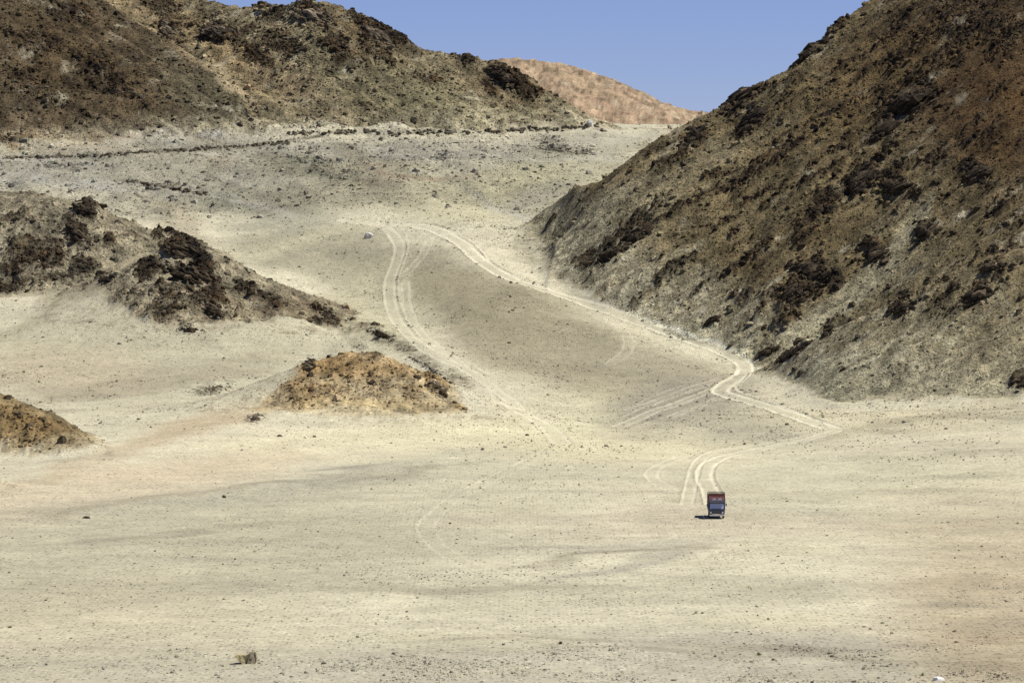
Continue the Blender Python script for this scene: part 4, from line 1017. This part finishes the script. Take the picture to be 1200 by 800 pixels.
# ------------------------------------------------------------------ the truck
def paint_mat(name, col, rough=.4, metal=0.0, dirt=.25, coat=0.0):
    m, nt, b = new_mat(name)
    tc = nt.nodes.new('ShaderNodeTexCoord'); n1 = noise_node(nt, tc.outputs['Object'], 3.0, 5)
    mx = nt.nodes.new('ShaderNodeMix'); mx.data_type = 'RGBA'
    mx.inputs['A'].default_value = (*col, 1); mx.inputs['B'].default_value = (.34, .30, .22, 1)
    nt.links.new(maprange(nt, n1, .45, .75, 0, dirt), mx.inputs['Factor']); nt.links.new(mx.outputs['Result'], b.inputs['Base Color'])
    b.inputs['Roughness'].default_value = rough; b.inputs['Metallic'].default_value = metal; b.inputs['Coat Weight'].default_value = coat
    return m
T_blue = paint_mat('navy_paint', (.022, .04, .15), .35, dirt=.08, coat=.4)
T_dark = paint_mat('dark_trim', (.012, .012, .018), .5, dirt=.06)
T_red = paint_mat('oxide_red_paint', (.30, .05, .03), .5, dirt=.15)
T_pink = paint_mat('faded_pink_paint', (.50, .22, .22), .5, dirt=.1)
T_white = paint_mat('white_paint', (.78, .76, .72), .45, dirt=.08)
T_wood = paint_mat('weathered_boards', (.11, .07, .05), .8, dirt=.4)
T_rub = paint_mat('tyre_rubber', (.018, .018, .018), .85, dirt=.25)
T_steel = paint_mat('dull_steel', (.3, .3, .3), .4, .8, dirt=.2)
T_glass, nt, b = new_mat('windscreen_glass'); b.inputs['Base Color'].default_value = (.42, .47, .62, 1); b.inputs['Roughness'].default_value = .12; b.inputs['Specular IOR Level'].default_value = 1.0; b.inputs['Coat Weight'].default_value = 1.0  # pale blue base colour stands in for reflected sky
T_lens, nt, b = new_mat('lamp_lens'); b.inputs['Base Color'].default_value = (.85, .85, .82, 1); b.inputs['Roughness'].default_value = .15
tx, ty, tz = pick(841, 607.6)
truck = bpy.data.objects.new('truck', None); scene.collection.objects.link(truck)
truck.location = (tx, ty + 2.6, float(height(tx, ty + 2.6)))
tag(truck, 'dark blue goods truck with red headboard driving over the sand towards the camera', 'truck')
truck.rotation_euler = (0, 0, math.radians(-1.5))
def part(name, verts, faces, mat, parent, bev=0.0, smooth=False, label=None):
    bm = bmesh.new(); bv = [bm.verts.new(v) for v in verts]
    for f in faces: bm.faces.new([bv[i] for i in f])
    bmesh.ops.recalc_face_normals(bm, faces=bm.faces[:])
    if bev: bmesh.ops.bevel(bm, geom=bm.edges[:], offset=bev, segments=2, affect='EDGES', clamp_overlap=True)
    me = bpy.data.meshes.new(name); bm.to_mesh(me); bm.free(); me.materials.append(mat)
    if smooth:
        for p in me.polygons: p.use_smooth = True
    o = link(name, me); o.parent = parent
    if label: o['label'] = label
    return o
def box(name, x0, x1, y0, y1, z0, z1, mat, parent, bev=.02, label=None):
    vs = [(x, y, z) for x in (x0, x1) for y in (y0, y1) for z in (z0, z1)]
    return part(name, vs, [(0, 1, 3, 2), (4, 6, 7, 5), (0, 4, 5, 1), (2, 3, 7, 6), (0, 2, 6, 4), (1, 5, 7, 3)], mat, parent, bev, label=label)
def lathe_x(name, prof, x, y, z, mat, parent, n=24):
    vs, fs = [], []
    for (dx, r) in prof:
        for i in range(n):
            t = 2 * math.pi * i / n; vs.append((x + dx, y + r * math.cos(t), z + r * math.sin(t)))
    for k in range(len(prof) - 1):
        for i in range(n):
            j = (i + 1) % n; fs.append((k * n + i, k * n + j, (k + 1) * n + j, (k + 1) * n + i))
    fs.append(tuple(range(n))); fs.append(tuple(range((len(prof) - 1) * n, len(prof) * n)))
    return part(name, vs, fs, mat, parent, 0, True)
def disc_y(name, x, y, z, r, dep, mat, parent, n=18):
    vs = [(x + r * s_ * math.cos(2 * math.pi * i / n), y + d_, z + r * s_ * math.sin(2 * math.pi * i / n)) for d_, s_ in ((0, 1), (-dep, .92)) for i in range(n)]
    fs = [(i, (i + 1) % n, n + (i + 1) % n, n + i) for i in range(n)] + [tuple(range(n)), tuple(range(n, 2 * n))]
    return part(name, vs, fs, mat, parent, 0, False)
# front of the truck at y = -2.9, tail at y = 3.3
def prism(name, prof, x0, x1, mat, parent, bev=.03):
    n = len(prof); vs = [(x0, a, b) for a, b in prof] + [(x1, a, b) for a, b in prof]
    fs = [tuple(range(n)), tuple(range(n, 2 * n))[::-1]] + [(i, (i + 1) % n, n + (i + 1) % n, n + i) for i in range(n)]
    return part(name, vs, fs, mat, parent, bev)
cab = prism('cab', [(-2.80, .62), (-2.86, 1.32), (-2.56, 2.28), (-2.3, 2.42), (-1.15, 2.42), (-1.15, .62)], -1.10, 1.10, T_blue, truck, .05)
glassp = [(-.98, -2.875, 1.36), (.98, -2.875, 1.36), (.92, -2.645, 2.10), (-.92, -2.645, 2.10)]
part('windscreen', [(a, b - .01, c) for a, b, c in glassp] + [(a, b + .04, c) for a, b, c in glassp], [(0, 1, 2, 3), (4, 7, 6, 5), (0, 4, 5, 1), (1, 5, 6, 2), (2, 6, 7, 3), (3, 7, 4, 0)], T_glass, truck)
for x_ in (-.35, .35): box('wiper', x_ - .3, x_ + .25, -2.92, -2.89, 1.38, 1.405, T_dark, truck, 0)
prism('sun_visor', [(-2.88, 2.16), (-2.90, 2.22), (-2.52, 2.46), (-2.46, 2.40)], -1.05, 1.05, T_dark, truck, .01)
gr = box('grille', -.62, .62, -2.93, -2.84, .74, 1.12, T_dark, truck, .015)
for k in range(4): box('grille_bar', -.58, .58, -2.945, -2.925, .78 + .09 * k, .80 + .09 * k, T_steel, gr, 0)
bmp = box('bumper', -1.02, 1.02, -3.02, -2.86, .36, .58, T_white, truck, .03)
for x_ in (-.82, .82):
    hl = disc_y('headlight', x_, -2.85, .84, .14, .09, T_steel, truck)
    disc_y('lens', x_, -2.942, .84, .12, .02, T_lens, hl)
    disc_y('turn_signal', x_ * 1.2, -2.86, 1.12, .05, .04, T_red, truck, 10)
for s_ in (-1, 1):
    dr = box('door', s_ * 1.10, s_ * 1.13, -2.45, -1.3, .75, 2.3, T_blue, truck, .01)
    box('window', s_ * 1.125, s_ * 1.14, -2.3, -1.42, 1.5, 2.15, T_glass, dr, 0)
    box('handle', s_ * 1.13, s_ * 1.155, -1.55, -1.4, 1.3, 1.34, T_steel, dr, 0)
    mr = box('mirror', s_ * 1.24, s_ * 1.40, -2.68, -2.62, 1.72, 2.08, T_dark, truck, .02)
    box('mirror_arm', s_ * 1.08, s_ * 1.27, -2.66, -2.64, 2.0, 2.03, T_steel, mr, 0)
    box('fender', s_ * .86, s_ * 1.14, -2.72, -1.6, .86, 1.06, T_blue, truck, .05)
    box('chassis_rail', s_ * .38, s_ * .50, -2.7, 3.1, .55, .78, T_dark, truck, .01)
for (x_, y_, w_) in [(-.93, -2.15, .27), (.93, -2.15, .27), (-.98, 1.9, .26), (.98, 1.9, .26), (-.66, 1.9, .26), (.66, 1.9, .26)]:
    wh = lathe_x('wheel', [(-w_ / 2, .20), (-w_ / 2, .26), (w_ / 2, .26), (w_ / 2, .20)], x_, y_, .46, T_steel, truck)
    lathe_x('tyre', [(-w_ / 2, .27), (-w_ / 2 - .01, .40), (-w_ / 2 + .04, .46), (w_ / 2 - .04, .46), (w_ / 2 + .01, .40), (w_ / 2, .27)], x_, y_, .46, T_rub, wh)
for y_ in (-2.15, 1.9): box('axle', -.9, .9, y_ - .06, y_ + .06, .40, .52, T_dark, truck, .01)
# cargo body: floor, planked sides, posts, painted headboard rising over the cab
box('cargo_floor', -1.12, 1.12, -1.05, 3.3, .95, 1.07, T_wood, truck, .01)
for s_ in (-1, 1):
    sb = box('side_rail', s_ * 1.13, s_ * 1.19, -1.05, 3.3, 3.02, 3.12, T_wood, truck, .01)
    for k in range(9): box('plank', s_ * 1.13, s_ * 1.165, -1.05, 3.3, 1.09 + .215 * k, 1.28 + .215 * k, T_red if k == 4 else T_wood, truck, .006)
    for k in range(5): box('post', s_ * 1.168, s_ * 1.215, -1.0 + 1.05 * k, -.90 + 1.05 * k, 1.0, 3.30, T_wood, truck, .006)
for k in range(9): box('plank', -1.12, 1.12, 3.26, 3.30, 1.09 + .215 * k, 1.28 + .215 * k, T_wood, truck, .006)
hb = box('headboard', -1.10, 1.10, -1.14, -1.06, 1.1, 3.14, T_red, truck, .01)
crown = prism('crown_board', [(-2.42, 2.50), (-2.36, 3.06), (-2.28, 3.06), (-2.34, 2.50)], -1.06, 1.06, T_pink, truck, .01)
for x_, w_ in ((-.36, .34), (.44, .36)):
    pr = [(-2.45, 2.52), (-2.405, 2.86), (-2.36, 2.86), (-2.38, 2.52)]
    vs = [(x_ - w_, *pr[0]), (x_ + w_, *pr[0]), (x_ + w_ * .55, *pr[1]), (x_ - w_ * .35, *pr[1])]
    part('painted_panel', vs + [(a, b + .03, c) for a, b, c in vs], [(0, 1, 2, 3), (4, 7, 6, 5), (0, 4, 5, 1), (1, 5, 6, 2), (2, 6, 7, 3), (3, 7, 4, 0)], T_white, crown)
box('crown_rail', -1.08, 1.08, -2.46, -2.26, 3.06, 3.22, T_red, truck, .02)
fr2 = box('roof_rack', -1.16, 1.16, -2.44, -2.38, 3.38, 3.43, T_wood, truck, .01)
for x_ in (-1.13, -.4, .4, 1.13): box('rack_post', x_ - .025, x_ + .025, -2.44, -2.38, 2.9, 3.44, T_wood, fr2, 0)
for s_ in (-1, 1): box('rack_side', s_ * 1.12, s_ * 1.17, -2.38, -1.0, 3.30, 3.35, T_wood, fr2, 0)
for k in range(4): box('roof_bow', -1.13, 1.13, -.9 + 1.3 * k, -.84 + 1.3 * k, 3.3, 3.36, T_wood, truck, .01)
tris = 0
for o in scene.objects:
    if o.type == 'MESH': tris += sum(len(p.vertices) - 2 for p in o.data.polygons) if len(o.data.polygons) < 20000 else len(o.data.polygons) * 2
print('done', time.time() - T0, 'tris', tris)
